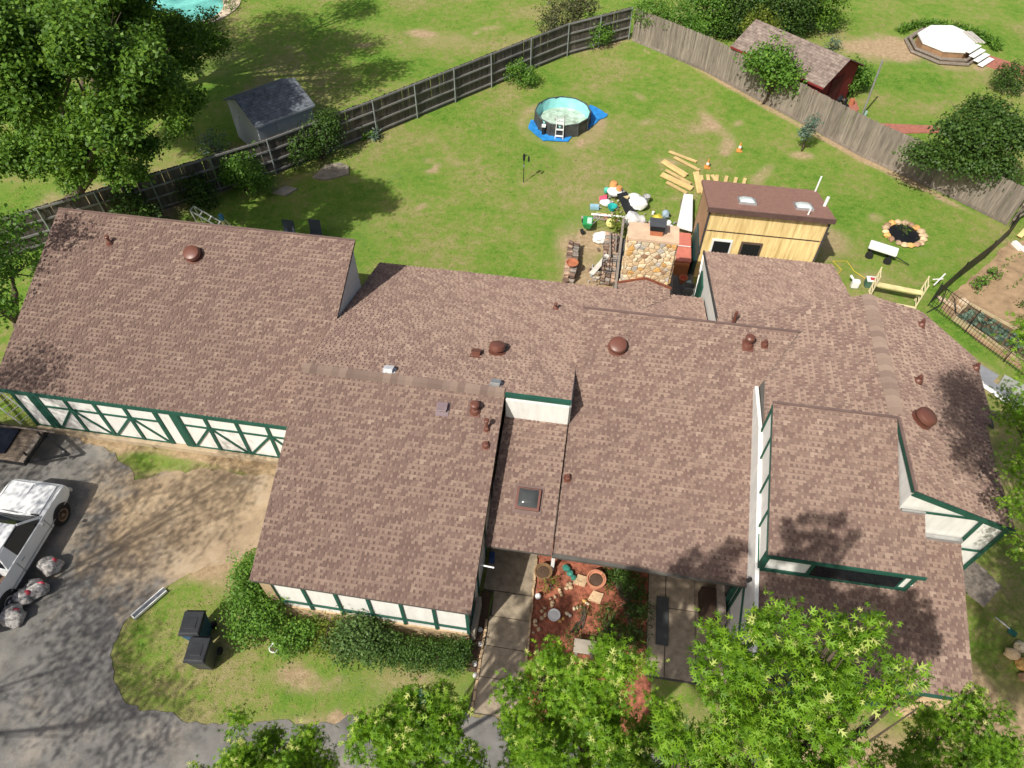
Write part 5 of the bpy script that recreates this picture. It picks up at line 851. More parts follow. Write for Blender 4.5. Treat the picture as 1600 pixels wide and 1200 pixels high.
tag(B().tube([(13.4, 22.4, .05), (13.9, 22.7, .3), (14.1, 23.3, .6), (14.5, 23.1, .3), (14.5, 22.3, .05), (15, 21.9, .04)], .02, 6).obj('garden_hose', DARK), 'black garden hose hanging over the net fence', 'hose')
tag(B().tube([(11.9, 23.75, .04), (12.2, 23.85, .04), (12.6, 23.6, .04), (12.9, 23.65, .04)], .012, 5).obj('white_wire', WPLAST), 'white wire lying by the scaffold frame', 'wire')
bd = thing('raised_bed', 'raised timber bed planted with blue green cabbages', 'planter', (15.5, 21.8, 0)); bc = [(14.35, 22.2), (15.1, 23.05), (17.6, 21.0), (16.5, 20.0)]
B().prism(bc, 0, .14).obj('soil', mat('dark_bed_soil', (.12, .085, .05), var=.3, scale=6), bd)
for i in range(4): a, c = bc[i], bc[(i+1) % 4]; B().beam((*a, .12), (*c, .12), .05, .24).obj('board', mat('bed_board', (.45, .36, .22), var=.2), bd)
for i, (x, y) in enumerate([(14.1, 23.28), (14.27, 23.22), (14.4, 23.1), (14.54, 22.97), (14.72, 22.85)]): tag(B().box((x, y, .05), (.12, .3, .07), rz=.3+rnd.uniform(-.3, .3)).obj('paver', mat('cream_paver', (.6, .47, .32))), ['paver stone nearest the net fence', 'second paver stone from the net fence', 'third paver stone from the net fence', 'fourth paver stone from the net fence', 'last paver stone by the raised bed'][i], 'paver', 'loose pavers by the raised bed')
tag(B().box((15.0, 23.25, .06), (.34, .34, .08), rz=.5).obj('square_paver', mat('cream_paver', None)), 'square cream paver at the raised bed corner', 'paver')
wp2 = thing('white_basin', 'broken white plastic basin in the vegetable garden', 'basin', (18.4, 27.3, 0)); B().box((18.15, 27.25, .1), (.2, .5, .16), rz=.4).obj('side', WPLAST, wp2); B().box((18.6, 27.15, .06), (.6, .35, .06), rz=.2).obj('base', WPLAST, wp2)
for i, (p, s, rz, m, lb) in enumerate([((14.75, 19.4, .06), (.9, .7, .02), -.7, GALV, 'bent galvanised sheet nearest the right eave'), ((15.2, 18.55, .12), (1.3, .32, .03), -.75, GALV, 'long metal sheet on top of the scrap by the eave'), ((15.05, 18.4, .07), (1.4, .22, .03), -.8, WPLAST, 'narrow pale board beside the long metal sheet'), ((15.75, 18.7, .05), (1.2, 1.0, .03), -.6, mat('grey_green_board', (.3, .31, .27), var=.15), 'wide grey green board under the scrap metal')]): tag(B().box(p, s, rz=rz, rx=.04).obj('scrap_sheet', m), lb, 'sheet')
tag(B().beam((13.6, 17.4, .3), (15.6, 17.1, .3), .06, .3).obj('low_timber', WOODD), 'dark low timber beam on the ground beside the right eave', 'beam')
for i, (x, y, r, lb) in enumerate([(13.15, 9.0, .2, 'white topped rock at the right edge of the photo'), (12.85, 8.75, .22, 'tan rock left of the white topped rock'), (13.1, 8.5, .25, 'orange brown rock below the white topped rock'), (13.05, 8.15, .2, 'lowest rock of the pile at the right edge')]): tag(B().blob((x, y, .1), (r, r*.8, .13), 80+i, .35, 2).obj('rock', SM[(2, 0, 4, 6)[i]]), lb, 'rock', 'rock pile at the right edge')
sc_ = thing('garden_scoop', 'green garden scoop with metal handle near the rock pile', 'tool', (12.95, 9.5, 0)); B().box((13.05, 9.4, .06), (.22, .16, .06), rz=-.7).obj('scoop', mat('green_glaze', None), sc_); B().cyl((12.7, 9.8, .06), (13.0, 9.5, .08), .02).obj('handle', GALV, sc_)
gf = thing('hvac_unit', 'weathered grey wooden steps beside the right gable wall', 'steps', (12.2, 10.6, 0))
for i in range(3): B().box((12.0+.25*i, 10.75-.12*i, .55-.16*i), (.5, 1.0, .05), rz=-.75).obj('tread', WOODG, gf)
B().box((11.9, 10.9, .25), (.7, .7, .5), rz=-.75).obj('base', WOODD, gf)
gf.name = 'wooden_steps'
# behind the garage
def patio_chair(label, x, y):
    t = thing('patio_chair', label, 'chair', (x, y, 0), group='patio chairs behind the garage'); B().box((x, y, .42), (.5, .5, .06)).obj('seat', mat('navy_cushion', (.05, .06, .08)), t); B().box((x, y+.25, .75), (.5, .06, .6), rx=-.15).obj('backrest', MATS['navy_cushion'], t)
    for a in (-1, 1):
        for c in (-1, 1): B().box((x+a*.22, y+c*.22, .2), (.04, .04, .4)).obj('leg', GALV, t)
    return t
patio_chair('left dark patio chair just beyond the garage roof edge', -12.95, 22.4); patio_chair('right dark patio chair with a pale seat edge beyond the garage roof', -11.85, 22.6)
lad2 = thing('step_ladder', 'aluminium step ladder tipped against a stand behind the garage', 'ladder', (-16.2, 22.2, 0))
for k in (0, .32): B().beam((-16.85, 22.1+k, 1.5), (-15.6, 22.15+k, .55), .03, .05).obj('side_rail', GALV, lad2)
for i in range(5): q = i/4; B().box((-16.85+1.25*q, 22.27, 1.5-.95*q), (.06, .32, .03)).obj('step', GALV, lad2)
B().beam((-16.85, 22.1, 1.5), (-16.6, 22.1, .0), .03, .05).obj('leg', GALV, lad2); B().beam((-16.85, 22.42, 1.5), (-16.6, 22.42, .0), .03, .05).obj('leg', GALV, lad2)
bk = thing('blue_topped_post', 'cream post stand with blue cap behind the garage', 'stand', (-15.65, 22.3, 0)); B().box((-15.65, 22.25, .55), (.1, .1, 1.1)).obj('post', CRM, bk); B().box((-15.65, 22.25, 1.2), (.16, .14, .26)).obj('cap', mat('blue_cap', (.06, .2, .34)), bk); B().beam((-15.6, 22.3, 1.1), (-15.1, 22.4, .1), .05, .04).obj('brace', CRM, bk)
tag(B().prism(rough_poly([(-13.6, 27.2), (-12.9, 27.05), (-12.0, 27.7), (-12.2, 28.3), (-12.7, 28.6), (-13.3, 28.2)], .25, .1, 6), 0, .07).obj('rock_slab', mat('flat_grey_rock', (.27, .235, .18), var=.25, bump=.4)), 'flat grey rock slab beside the tall shrub', 'rock'); tag(B().prism([(-15.0, 25.7), (-14.35, 25.6), (-14.0, 26.2), (-14.6, 26.3)], 0, .08).obj('concrete_paver', CONC), 'small concrete slab in front of the fence shrub', 'slab')
# neighbours on the right
oc = thing('octagonal_deck', 'white octagonal deck platform on a raised timber base', 'deck', (19.2, 46.1, 0)); o8 = [(17.6, 46.45), (18.6, 47.65), (19.9, 47.85), (20.75, 46.9), (20.65, 45.4), (19.85, 44.4), (18.65, 44.35), (17.65, 45.25)]
TIMB = mat('brown_timber', (.33, .2, .11), var=.25, bump=.3); B().prism(o8, .48, .56).obj('platform', WPLAST, oc); cx, cy = 19.2, 46.1
B().prism([(cx+(x-cx)*.97, cy+(y-cy)*.97) for x, y in o8], 0, .46).obj('skirt', TIMB, oc)
for k, z in ((1.18, .22), (1.32, .1)): B().tube([(cx+(x-cx)*k, cy+(y-cy)*k, z) for x, y in o8[4:]+o8[:2]], .09, 6).obj('edging_timber', WOODG, oc)
for i in range(4): B().box((20.45+.24*i, 44.95-.24*i+.1, .5-.13*i), (1.35, .32, .05), rz=.85).obj('step', WPLAST, oc)
for i in range(3): tag(B().beam((20.35+.18*i, 47.0, .62), (20.75+.2*i, 45.6, .62), .12, .05).obj('deck_board', mat('pale_board', None)), ['left loose board on the octagonal deck edge', 'middle loose board on the octagonal deck edge', 'right loose board on the octagonal deck edge'][i], 'board', 'loose boards at the octagonal deck')
lpz = thing('leaning_pole', 'tall pale wooden pole standing in the neighbouring lawn', 'pole', (13.19, 37.34, 0)); B().cyl((13.19, 37.34, 0), (13.08, 37.34, 2.95), .05, .045, 8).obj('pole', RAILW, lpz); B().box((13.3, 37.25, .15), (.1, .08, .3)).obj('tap_box', mat('pale_teal', (.3, .45, .42)), lpz)
wb = thing('wheelbarrow', 'black upturned wheelbarrow beside the red shed', 'wheelbarrow', (11.9, 38.2, 0)); B().blob((11.85, 38.25, .35), (.42, .32, .25), 5, .1, 2).obj('tray', DARK, wb, smooth=True); B().cyl((12.3, 38.05, .3), (12.36, 38.0, .3), .17).obj('wheel', RUBBER, wb)
for s in (-1, 1): B().cyl((11.6, 38.55+s*.2, .6), (12.3, 38.05+s*.1, .35), .02).obj('handle', WOODG, wb)
tag(B().cyl((12.75, 38.35, .04), (12.75, 38.35, .3), .14).obj('small_pot', TERRA), 'small terracotta pot on the bricks by the red shed', 'pot'); tag(B().box((12.2, 37.75, .12), (.6, .3, .2), rz=.7).obj('planter_tray', DARK), 'black planter tray behind the right fence', 'tray')
tag(B().box((14.95, 31.45, 1.3), (.12, .1, .2), rz=-.7).obj('bird_box', mat('pale_teal', None)), 'small teal box mounted on the right fence', 'bird box') if False else None
# ---------------------------------------------------------------- vegetation
def leafmat(name, lo, mid, hi, tip, trans=.3, rough=.55): return tonemat(name, [(0, lo), (.35, mid), (.7, hi), (1, tip)], rough=rough, bump=0, grain=.12, gscale=6, trans=trans, spec=.35)
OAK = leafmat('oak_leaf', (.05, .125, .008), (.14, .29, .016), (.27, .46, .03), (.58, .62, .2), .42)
ELM = leafmat('broad_leaf', (.036, .09, .01), (.08, .175, .016), (.155, .28, .028), (.25, .37, .05), .32)
DKL = leafmat('dark_shrub_leaf', (.024, .056, .009), (.045, .1, .014), (.08, .15, .022), (.13, .21, .035), .25)
LTL = leafmat('light_shrub_leaf', (.05, .12, .014), (.095, .215, .024), (.16, .305, .037), (.26, .39, .06), .3)
YEL = leafmat('yellow_green_leaf', (.07, .1, .012), (.13, .18, .02), (.2, .25, .03), (.32, .34, .05), .3)
GRY = leafmat('blue_green_leaf', (.06, .1, .07), (.1, .16, .11), (.16, .23, .16), (.26, .33, .24), .15)
BARK = mat('bark', (.1, .075, .055), var=.35, scale=6, bump=.6, bscale=14)
def star_tpl():
    """pin-oak leaf: midrib blade with two pairs of pointed side lobes"""
    v = []; f = []
    for oy, a, l, w_ in ((0, 0, 1.05, .11), (.2, 1.2, .45, .07), (.2, -1.2, .45, .07), (.48, .9, .48, .07), (.48, -.9, .48, .07)):
        c, s = math.cos(a), math.sin(a); n = len(v)
        v += [(0, oy, .02), (-c*w_+s*l*.42, s*w_+c*l*.42+oy, .03), (s*l, c*l+oy, -.07*l), (c*w_+s*l*.42, -s*w_+c*l*.42+oy, .03)]; f.append((n, n+1, n+2, n+3))
    return np.array(v), np.array(f)
DIA = (np.array([(0, 0, 0), (-.33, .45, .08), (0, 1, -.05), (.33, .45, .08)]), np.array([(0, 1, 2, 3)]))
NAR = (np.array([(0, 0, 0), (-.12, .5, .02), (0, 1, -.12), (.12, .5, .02)]), np.array([(0, 1, 2, 3)]))
STAR = star_tpl()
def leaves(name, P, size, tpl, m, parent, up=.7, out=None, tone=None, seed=0, kind=None):
    R = np.random.default_rng(seed); N = len(P); tv, tf = tpl
    n = R.normal(size=(N, 3))*.62; n[:, 2] += up
    if out is not None: n += out
    n /= np.linalg.norm(n, axis=1)[:, None]; t = R.normal(size=(N, 3)); t -= n*(t*n).sum(1)[:, None]; t /= np.linalg.norm(t, axis=1)[:, None]; b = np.cross(n, t)
    s = size*R.uniform(.65, 1.25, N); V = P[:, None, :]+s[:, None, None]*(tv[None, :, 0, None]*b[:, None, :]+tv[None, :, 1, None]*t[:, None, :]+tv[None, :, 2, None]*n[:, None, :])
    k = len(tv); F = (np.arange(N)[:, None, None]*k+tf[None]).reshape(-1, tf.shape[1]); V = V.reshape(-1, 3)
    me = bpy.data.meshes.new(name); me.vertices.add(len(V)); me.vertices.foreach_set('co', V.astype('f4').ravel()); me.loops.add(F.size); me.loops.foreach_set('vertex_index', F.astype('i4').ravel())
    me.polygons.add(len(F)); me.polygons.foreach_set('loop_start', np.arange(0, F.size, F.shape[1], dtype='i4')); me.polygons.foreach_set('loop_total', np.full(len(F), F.shape[1], 'i4')); me.update(calc_edges=True)
    tn = (R.normal(.42, .17, N) if tone is None else tone+R.normal(0, .13, N)).clip(0, 1); me.attributes.new('tone', 'FLOAT', 'FACE').data.foreach_set('value', np.repeat(tn, len(tf)).astype('f4'))
    return link(name, me, m, parent, kind)
def cloud(blobs, per, lpt, sig, seed, low=.35, shell=.55):
    """leaf points in twig clusters through ellipsoids (x,y,z,rx,ry,rz)"""
    R = np.random.default_rng(seed); P = []; O = []; T = []; TW = []
    for x, y, z, rx, ry, rz in blobs:
        n = max(4, int(per*(rx*ry+rx*rz+ry*rz)/3)); d = R.normal(size=(n, 3)); d /= np.linalg.norm(d, axis=1)[:, None]; d[:, 2] = np.where((d[:, 2] < -low), -d[:, 2]*.5, d[:, 2])
        lump = 1+.22*np.sin(d[:, 0]*5+x*3+seed)*np.sin(d[:, 1]*5+y*2)+.13*np.sin(d[:, 2]*9+z+seed)
        r = shell+(1.0-shell)*R.random(n)**.7; r = r*lump; c = np.stack([x+d[:, 0]*rx*r, y+d[:, 1]*ry*r, z+d[:, 2]*rz*r], 1); TW.append(c)
        for k in range(n):
            pass
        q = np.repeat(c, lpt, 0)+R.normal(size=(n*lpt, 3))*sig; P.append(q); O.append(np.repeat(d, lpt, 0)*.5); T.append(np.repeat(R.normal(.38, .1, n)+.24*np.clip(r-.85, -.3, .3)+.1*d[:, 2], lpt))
    return np.concatenate(P), np.concatenate(O), np.concatenate(T), np.concatenate(TW)
def tree(name, label, base, blobs, m, tpl, size, per, lpt, sig, seed, trunk=.16, group=None, tips=0., twigs=0, cat='tree', shell=.5, low=.35, limbs=None):
    t = thing(name, label, cat, base, group=group); P, O, T, TW = cloud(blobs, per, lpt, sig, seed, low, shell); R = random.Random(seed)
    if tips:
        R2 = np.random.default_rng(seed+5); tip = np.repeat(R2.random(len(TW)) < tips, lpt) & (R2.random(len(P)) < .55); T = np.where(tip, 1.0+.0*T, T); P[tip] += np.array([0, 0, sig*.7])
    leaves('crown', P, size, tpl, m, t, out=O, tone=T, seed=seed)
    b = B(); base = Vector(base); zc = min(q[2] for q in blobs); cx = sum(q[0] for q in blobs)/len(blobs); cy = sum(q[1] for q in blobs)/len(blobs)
    fork = Vector((base.x*.6+cx*.4, base.y*.6+cy*.4, max(.15, zc*.55)))
    b.tube([base-Vector((0, 0, .1)), base.lerp(fork, .5)+Vector((R.uniform(-.1, .1), R.uniform(-.1, .1), 0))*zc*.2, fork], [trunk*1.25, trunk, trunk*.85], 10)
    for q in (limbs or blobs[::max(1, len(blobs)//9)]):
        c = Vector(q[:3]); mid = fork.lerp(c, .55)+Vector((R.uniform(-.2, .2), R.uniform(-.2, .2), -.1))*q[3]*.5; b.tube([fork, mid, c+Vector((0, 0, q[5]*.3))], [trunk*.6, trunk*.38, trunk*.12], 7)
        for _ in range(7):
            e = c+Vector((R.gauss(0, .6)*q[3], R.gauss(0, .6)*q[4], R.uniform(-.2, .7)*q[5])); b.tube([mid.lerp(c, R.random()), mid.lerp(e, .6)+Vector((0, 0, .05)), e], [trunk*.2, trunk*.12, trunk*.04], 5, False)
    if twigs:
        idx = np.random.default_rng(seed).choice(len(TW), min(twigs, len(TW)), False)
        for i in idx:
            e = Vector(TW[i]); q = min(blobs, key=lambda q: (Vector(q[:3])-e).length); c = Vector(q[:3]); b.tube([c.lerp(e, .35), c.lerp(e, .75)+Vector((0, 0, -.04)), e+(e-c)*.06], [trunk*.09, trunk*.06, .005], 4, False)
    b.obj('trunk', BARK, t, smooth=True); return t
def clump(blobs, n, k, seed):
    R = random.Random(seed); out = []
    for x, y, z, rx, ry, rz in blobs:
        for _ in range(n):
            d = Vector((R.gauss(0, 1), R.gauss(0, 1), R.gauss(.25, .8))).normalized()*R.uniform(.45, .85); s = k*R.uniform(.75, 1.25); out.append((x+d.x*rx, y+d.y*ry, z+d.z*rz, rx*s, ry*s, rz*s))
    return out
def shrub(label, blobs, m, size=.1, per=60, lpt=9, sig=.09, seed=1, tpl=DIA, name='shrub', cat='shrub', group=None, low=.8):
    x = sum(q[0] for q in blobs)/len(blobs); y = sum(q[1] for q in blobs)/len(blobs); t = thing(name, label, cat, (x, y, 0), group=group); P, O, T, TW = cloud(blobs, per, lpt, sig, seed, low, .45); P[:, 2] = np.maximum(P[:, 2], .03)
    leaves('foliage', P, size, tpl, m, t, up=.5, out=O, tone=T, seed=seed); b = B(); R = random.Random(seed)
    for q in blobs:
        for _ in range(5): b.tube([(x+R.uniform(-.15, .15), y+R.uniform(-.15, .15), 0), (q[0]+R.uniform(-.4, .4)*q[3], q[1]+R.uniform(-.4, .4)*q[4], q[2]+R.uniform(-.2, .4)*q[5])], [.025, .01], 5, False)
    b.obj('stem', BARK, t); return t
oaks = 'young oaks in front of the house'
ob = lambda x, y, z, r, k=1.0: (x, y, z, r, r, r*k)
OK = dict(m=OAK, tpl=STAR, size=.088, per=520, lpt=13, sig=.06, group=oaks, shell=.3)
tree('oak_tree', 'oak with dark left half at the bottom edge over the driveway', (-4.4, 1.0, 0), clump([ob(-3.95, 1.55, 8.7, .45), ob(-3.45, 1.5, 8.6, .5), ob(-4.35, 1.3, 8.3, .5), ob(-4.20, 1.77, 8.41, .6), ob(-3.63, 1.93, 8.58, .55), ob(-3.19, 1.81, 8.14, .5), ob(-3.81, 1.24, 8.14, .8), ob(-3.19, 1.15, 7.52, .7), ob(-4.0, 1.6, 7.2, .8)], 7, .31, 101), seed=101, trunk=.12, tips=.08, twigs=260, **OK)
tree('oak_tree', 'oak crown left of the walkway at the bottom of the photo', (-1.9, 1.3, 0), clump([ob(-1.85, 1.75, 10.6, .45), ob(-1.4, 1.75, 10.5, .45), ob(-1.6, 2.15, 10.6, .4), ob(-1.0, 1.6, 10.0, .4), ob(-1.83, 2.03, 10.58, 0.45), ob(-1.36, 2.18, 10.58, 0.45), ob(-1.05, 2.49, 10.35, 0.30), ob(-0.97, 1.90, 10.12, 0.43), ob(-1.56, 1.59, 10.19, 0.65), ob(-0.86, 1.40, 9.80, 0.50), ob(-1.54, 1.81, 9.32, 0.63)], 7, .31, 102), seed=102, trunk=.12, tips=.08, twigs=260, **OK)
tree('oak_tree', 'darker oak hanging over the courtyard and mulch bed', (1.1, 2.4, 0), clump([ob(1.5, 2.2, 10.5, .4), ob(1.3, 1.7, 10.8, .45), ob(.15, 1.95, 10.3, .45), ob(.7, 2.3, 10.2, .5), ob(-.1, 2.4, 9.6, .45), ob(.15, 3.0, 10.7, .34), ob(.6, 2.85, 10.9, .36), ob(-.25, 2.6, 10.5, .3), ob(.9, 3.1, 11.0, .26), ob(-1.0, .3, 10, 1.0), ob(.2, .2, 10.3, 1.0), ob(.8, .7, 10.4, .6), ob(-.3, -.8, 10, 1.1), ob(1.2, -.3, 10.5, 1.0), ob(-.6, .9, 9.4, .7), ob(.3, .9, 9.3, .6), ob(0.94, 2.92, 11.56, 0.34), ob(0.54, 2.60, 10.62, 0.50), ob(0.18, 3.08, 10.12, 0.38), ob(1.08, 2.46, 10.76, 0.45), ob(-0.07, 2.53, 9.90, 0.41), ob(0.79, 1.87, 10.76, 0.54), ob(0.22, 1.66, 10.91, 0.45), ob(1.44, 2.75, 10.12, 0.36), ob(0.53, 2.55, 9.26, 0.63), ob(1.14, 2.11, 9.44, 0.54)], 7, .31, 103), seed=103, trunk=.12, tips=.08, twigs=260, **OK)
tree('oak_tree', 'tallest bright oak in front of the right roof', (2.3, .9, 0), clump([ob(2.35, 2.6, 13.9, .28), ob(2.7, 2.42, 14.0, .3), ob(2.0, 2.65, 13.8, .2), ob(3.0, 2.35, 13.7, .25), ob(2.2, .3, 13.2, 1.0), ob(1.5, .4, 12.6, .9), ob(2.9, -.3, 12.9, 1.0), ob(3.5, .4, 12.4, .9), ob(2.6, .9, 12.4, .8), ob(3.3, -.9, 12.3, .9), ob(1.6, -.5, 12.2, 1.0), ob(1.0, .1, 13.0, .9), ob(1.2, -1.1, 12.6, .9), ob(1.47, 2.30, 13.70, 0.30), ob(1.80, 2.39, 13.58, 0.25), ob(2.12, 2.15, 13.76, 0.33), ob(2.44, 2.21, 13.64, 0.30), ob(2.71, 2.44, 13.35, 0.22), ob(2.74, 2.00, 13.40, 0.33), ob(1.83, 1.71, 13.52, 0.46), ob(2.35, 1.62, 13.46, 0.50), ob(1.42, 1.83, 13.35, 0.37), ob(2.00, 2.62, 13.11, 0.28), ob(2.30, 2.68, 13.23, 0.17), ob(1.97, 2.05, 12.52, 0.62), ob(2.52, 1.89, 12.28, 0.58), ob(1.57, 1.97, 11.97, 0.54), ob(2.13, 1.57, 11.34, 0.66)], 5, .3, 104), seed=104, trunk=.13, tips=.08, twigs=260, **OK)
tree('oak_tree', 'small oak at the bottom right corner beside the stone pier', (6.2, 2.6, 0), clump([ob(4.75, 2.75, 9.5, .4), ob(5.3, 3.3, 9.6, .35), ob(5.9, 3.2, 9.7, .4), ob(5.64, 3.51, 9.50, 0.37), ob(6.18, 3.74, 9.50, 0.37), ob(6.33, 3.32, 9.35, 0.37), ob(5.21, 2.97, 9.43, 0.33), ob(5.71, 2.78, 9.35, 0.56), ob(6.41, 2.78, 9.12, 0.46)], 7, .31, 105), seed=105, trunk=.1, tips=.08, twigs=260, **OK)
tree('oak_tree', 'oak branches reaching in at the right edge above the eave', (16.0, 7.0, 0), [ob(9.4, 5.6, 9, 1.2), ob(9.7, 7.0, 8.5, 1.0), ob(9.2, 3.0, 9, 1.3), ob(8.8, 1.6, 9, 1.2), ob(10.3, 4.6, 8.5, 1.0), ob(10.05, 10.9, 7.1, .6), ob(9.98, 11.8, 6.9, .4), ob(10.05, 10.1, 6.8, .55), ob(10.0, 9.35, 6.4, .45), ob(10.05, 8.6, 6.0, .4), ob(11.2, 10.2, 7.5, .9), ob(7.75, 8.2, 11.6, .9, .6), ob(7.5, 8.7, 11.8, .8, .6), ob(7.25, 7.6, 11.6, .7, .6), ob(7.65, 9.3, 11.4, .6, .6), ob(8.1, 9.4, 11.5, .7, .6), ob(7.5, 7.0, 11.3, .7, .6), ob(9.5, 8.5, 10.8, 1.2), ob(11.3, 8.6, 9.3, 1.6), ob(13.2, 8.0, 9.5, 1.8), ob(12.2, 10, 8.2, 1.0)], OAK, STAR, .1, 220, 13, .11, 106, .17, oaks, .06, 160)
tree('oak_tree', 'oak standing just below the photo whose shade covers the near right roof', (2.4, -1.2, 0), [ob(1.2, -.1, 13, 1.0), ob(2.4, 0, 13.1, 1.1), ob(3.3, .2, 13.2, .8), ob(1.6, -1.0, 13, 1.0), ob(3.0, -.9, 13, 1.0), ob(.3, -.5, 12.5, .9), ob(2.3, -.4, 12.4, .9)], OAK, DIA, .13, 150, 12, .12, 107, .15, oaks, .03, 0)
for i, (bx, bl_, lb) in enumerate([((-25, -4, 0), [ob(-15.6, 2.6, 9.5, 1.7), ob(-17.3, .2, 9.3, 1.9), ob(-14.6, 4.6, 9.0, 1.0), ob(-18.4, 3.2, 9.0, 1.5), ob(-16.3, -2.2, 9.0, 1.8), ob(-14, -3, 8.5, 1.4)], 'tree outside the left edge whose shade dapples the driveway'), ((-26, 4, 0), [ob(-20.5, 6.2, 9.0, 1.5), ob(-22, 4, 9.2, 1.9), ob(-19.4, 8.4, 8.2, .9), ob(-22.5, 8, 8.5, 1.6)], 'tree outside the left edge shading the trailer')]):
    tree('shade_tree', lb, bx, bl_, ELM, DIA, .12, 52, 12, .2, 120+i, .12, 'shade trees left of the photo')
# big neighbour trees, upper left
BL0 = [(-17.3, 19.24, 9.92, 1.85, 1.85, 1.51), (-15.04, 18.82, 9.58, 1.6, 1.6, 1.43), (-14.62, 19.82, 8.24, 1.26, 1.26, 1.09), (-18.14, 17.81, 8.49, 1.34, 1.34, 1.09), (-15.37, 17.98, 7.82, 1.01, 1.01, 0.84), (-18.23, 18.65, 9.08, 1.26, 1.26, 1.01), (-19.9, 25.0, 8.3, 2.0, 2.0, 1.5), (-19.2, 26.2, 7.2, 1.8, 1.8, 1.4), (-19.9, 21.4, 5.2, 1.7, 1.7, 1.2), (-23.5, 24.5, 8.5, 2.5, 2.5, 2), (-18.0, 20.9, 4.2, 0.8, 0.8, 0.7), (-22.6, 27.6, 7.5, 2.4, 2.4, 1.8), (-19.6, 28.8, 5.0, 1.6, 1.6, 1.2), (-22.6, 21.0, 4.2, 1.2, 1.2, 0.8), (-20.9, 21.6, 3.6, 1.2, 1.2, 0.8), (-19.1, 23.3, 4.0, 1.3, 1.3, 0.9), (-19.2, 26.8, 3.2, 1.2, 1.2, 0.9), (-20.6, 31.6, 4.0, 1.6, 1.6, 1.2)]; BL = clump(BL0, 10, .42, 3)
tree('large_shade_tree', 'huge leafy tree filling the upper left corner', (-24.2, 22.6, 0), BL, ELM, DIA, .15, 170, 15, .16, 130, .24, None, .0, 0, limbs=BL0[:3]+BL0[6:8])
tree('large_shade_tree', 'tall tree at the top left beyond the huge leafy tree', (-26.5, 31, 0), [(-23.5, 31.5, 10.5, 2.6, 2.6, 2), (-26, 30, 11, 2.6, 2.6, 2), (-21.2, 33.5, 9.5, 1.8, 1.8, 1.4), (-25, 34.5, 10, 2.2, 2.2, 1.8), (-29, 33, 9, 2.5, 2.5, 2), (-21, 38, 9.3, 1.6, 1.6, 1.2), (-19.5, 27.9, 9.3, 1.7, 1.7, 1.2), (-18.2, 29.6, 9.4, 1.5, 1.5, 1.1), (-17, 31.2, 9.2, 1.3, 1.3, .9), (-21.5, 30, 10.2, 2, 2, 1.5), (-19.6, 33, 10, 1.4, 1.4, 1)], ELM, DIA, .17, 70, 13, .22, 131, .3)
tree('edge_tree', 'tree hugging the left end of the garage roof', (-20.6, 14.9, 0), [(-19.6, 15.6, 3.6, .95, .95, .8), (-19.5, 14.3, 3.0, .8, .8, .7), (-20.4, 16.8, 4.0, 1.1, 1.1, .9), (-18.9, 14.4, 7.6, .7, .7, .5), (-20.5, 13.6, 6.5, 1.3, 1.3, 1.0), (-19.6, 17.3, 2.6, .8, .8, .7)], LTL, DIA, .15, 75, 13, .17, 132, .15)
# shrubs along the left fence
shrub('tall glossy shrub with two lobes in front of the left fence', [ob(-13.4, 29.0, 1.3, .85, 1.1), ob(-14.2, 28.1, .9, .85, 1.0), ob(-13.2, 29.5, 1.6, .6)], DKL, .12, 200, 11, .12, 201, group='shrubs along the left fence'); shrub('broad rounded shrub behind the small concrete slab', [ob(-16.3, 26.0, 1.0, .95, .95), ob(-15.5, 25.6, .75, .7), ob(-17, 25.9, .9, .65)], LTL, .12, 190, 11, .12, 202, group='shrubs along the left fence'); shrub('low dark shrub between broad shrub and garage corner', [ob(-18.1, 24.6, .75, .75), ob(-17.6, 24.3, .55, .6)], DKL, .12, 190, 11, .12, 203, group='shrubs along the left fence'); shrub('shrub behind the garage roof at the left fence end', [ob(-20.0, 22.6, .9, .9), ob(-19.2, 22.2, .7, .7)], DKL, .12, 190, 11, .12, 204, group='shrubs along the left fence')
shrub('grey leafed bush under the grey shed wall', [ob(-19.0, 28.3, .6, .75), ob(-18.3, 28.0, .5, .5)], GRY, .12, 70, 9, .12, 205); shrub('light green bush by the fence near the above-ground pool', [ob(-5.3, 37.6, .65, .7, .9), ob(-4.6, 37.5, .5, .6, .8)], LTL, .11, 220, 10, .1, 206); shrub('round leafy bush at the far fence corner', [ob(-1.5, 42.7, .8, .85, .85), ob(-.9, 42.9, .7, .6)], LTL, .11, 220, 10, .1, 207)
shrub('olive juniper overhanging the far fence', [(-3.4, 43.6, 1.5, 1.4, .8, .9), (-2.3, 43.9, 1.6, .9, .7, .9), (-4.2, 43.0, 1.0, .8, .6, .7)], leafmat('juniper', (.05, .06, .025), (.09, .1, .04), (.13, .13, .05), (.17, .15, .06), .15), .12, 190, 10, .1, 208); shrub('bright vine bush spilling over the fence corner', [(1.6, 43.9, 1.7, 1.3, .9, .9), (3.2, 43.3, 1.8, 1.2, .9, .9), (4.2, 42.6, 1.3, .8, .7, .7)], LTL, .12, 190, 10, .12, 209)
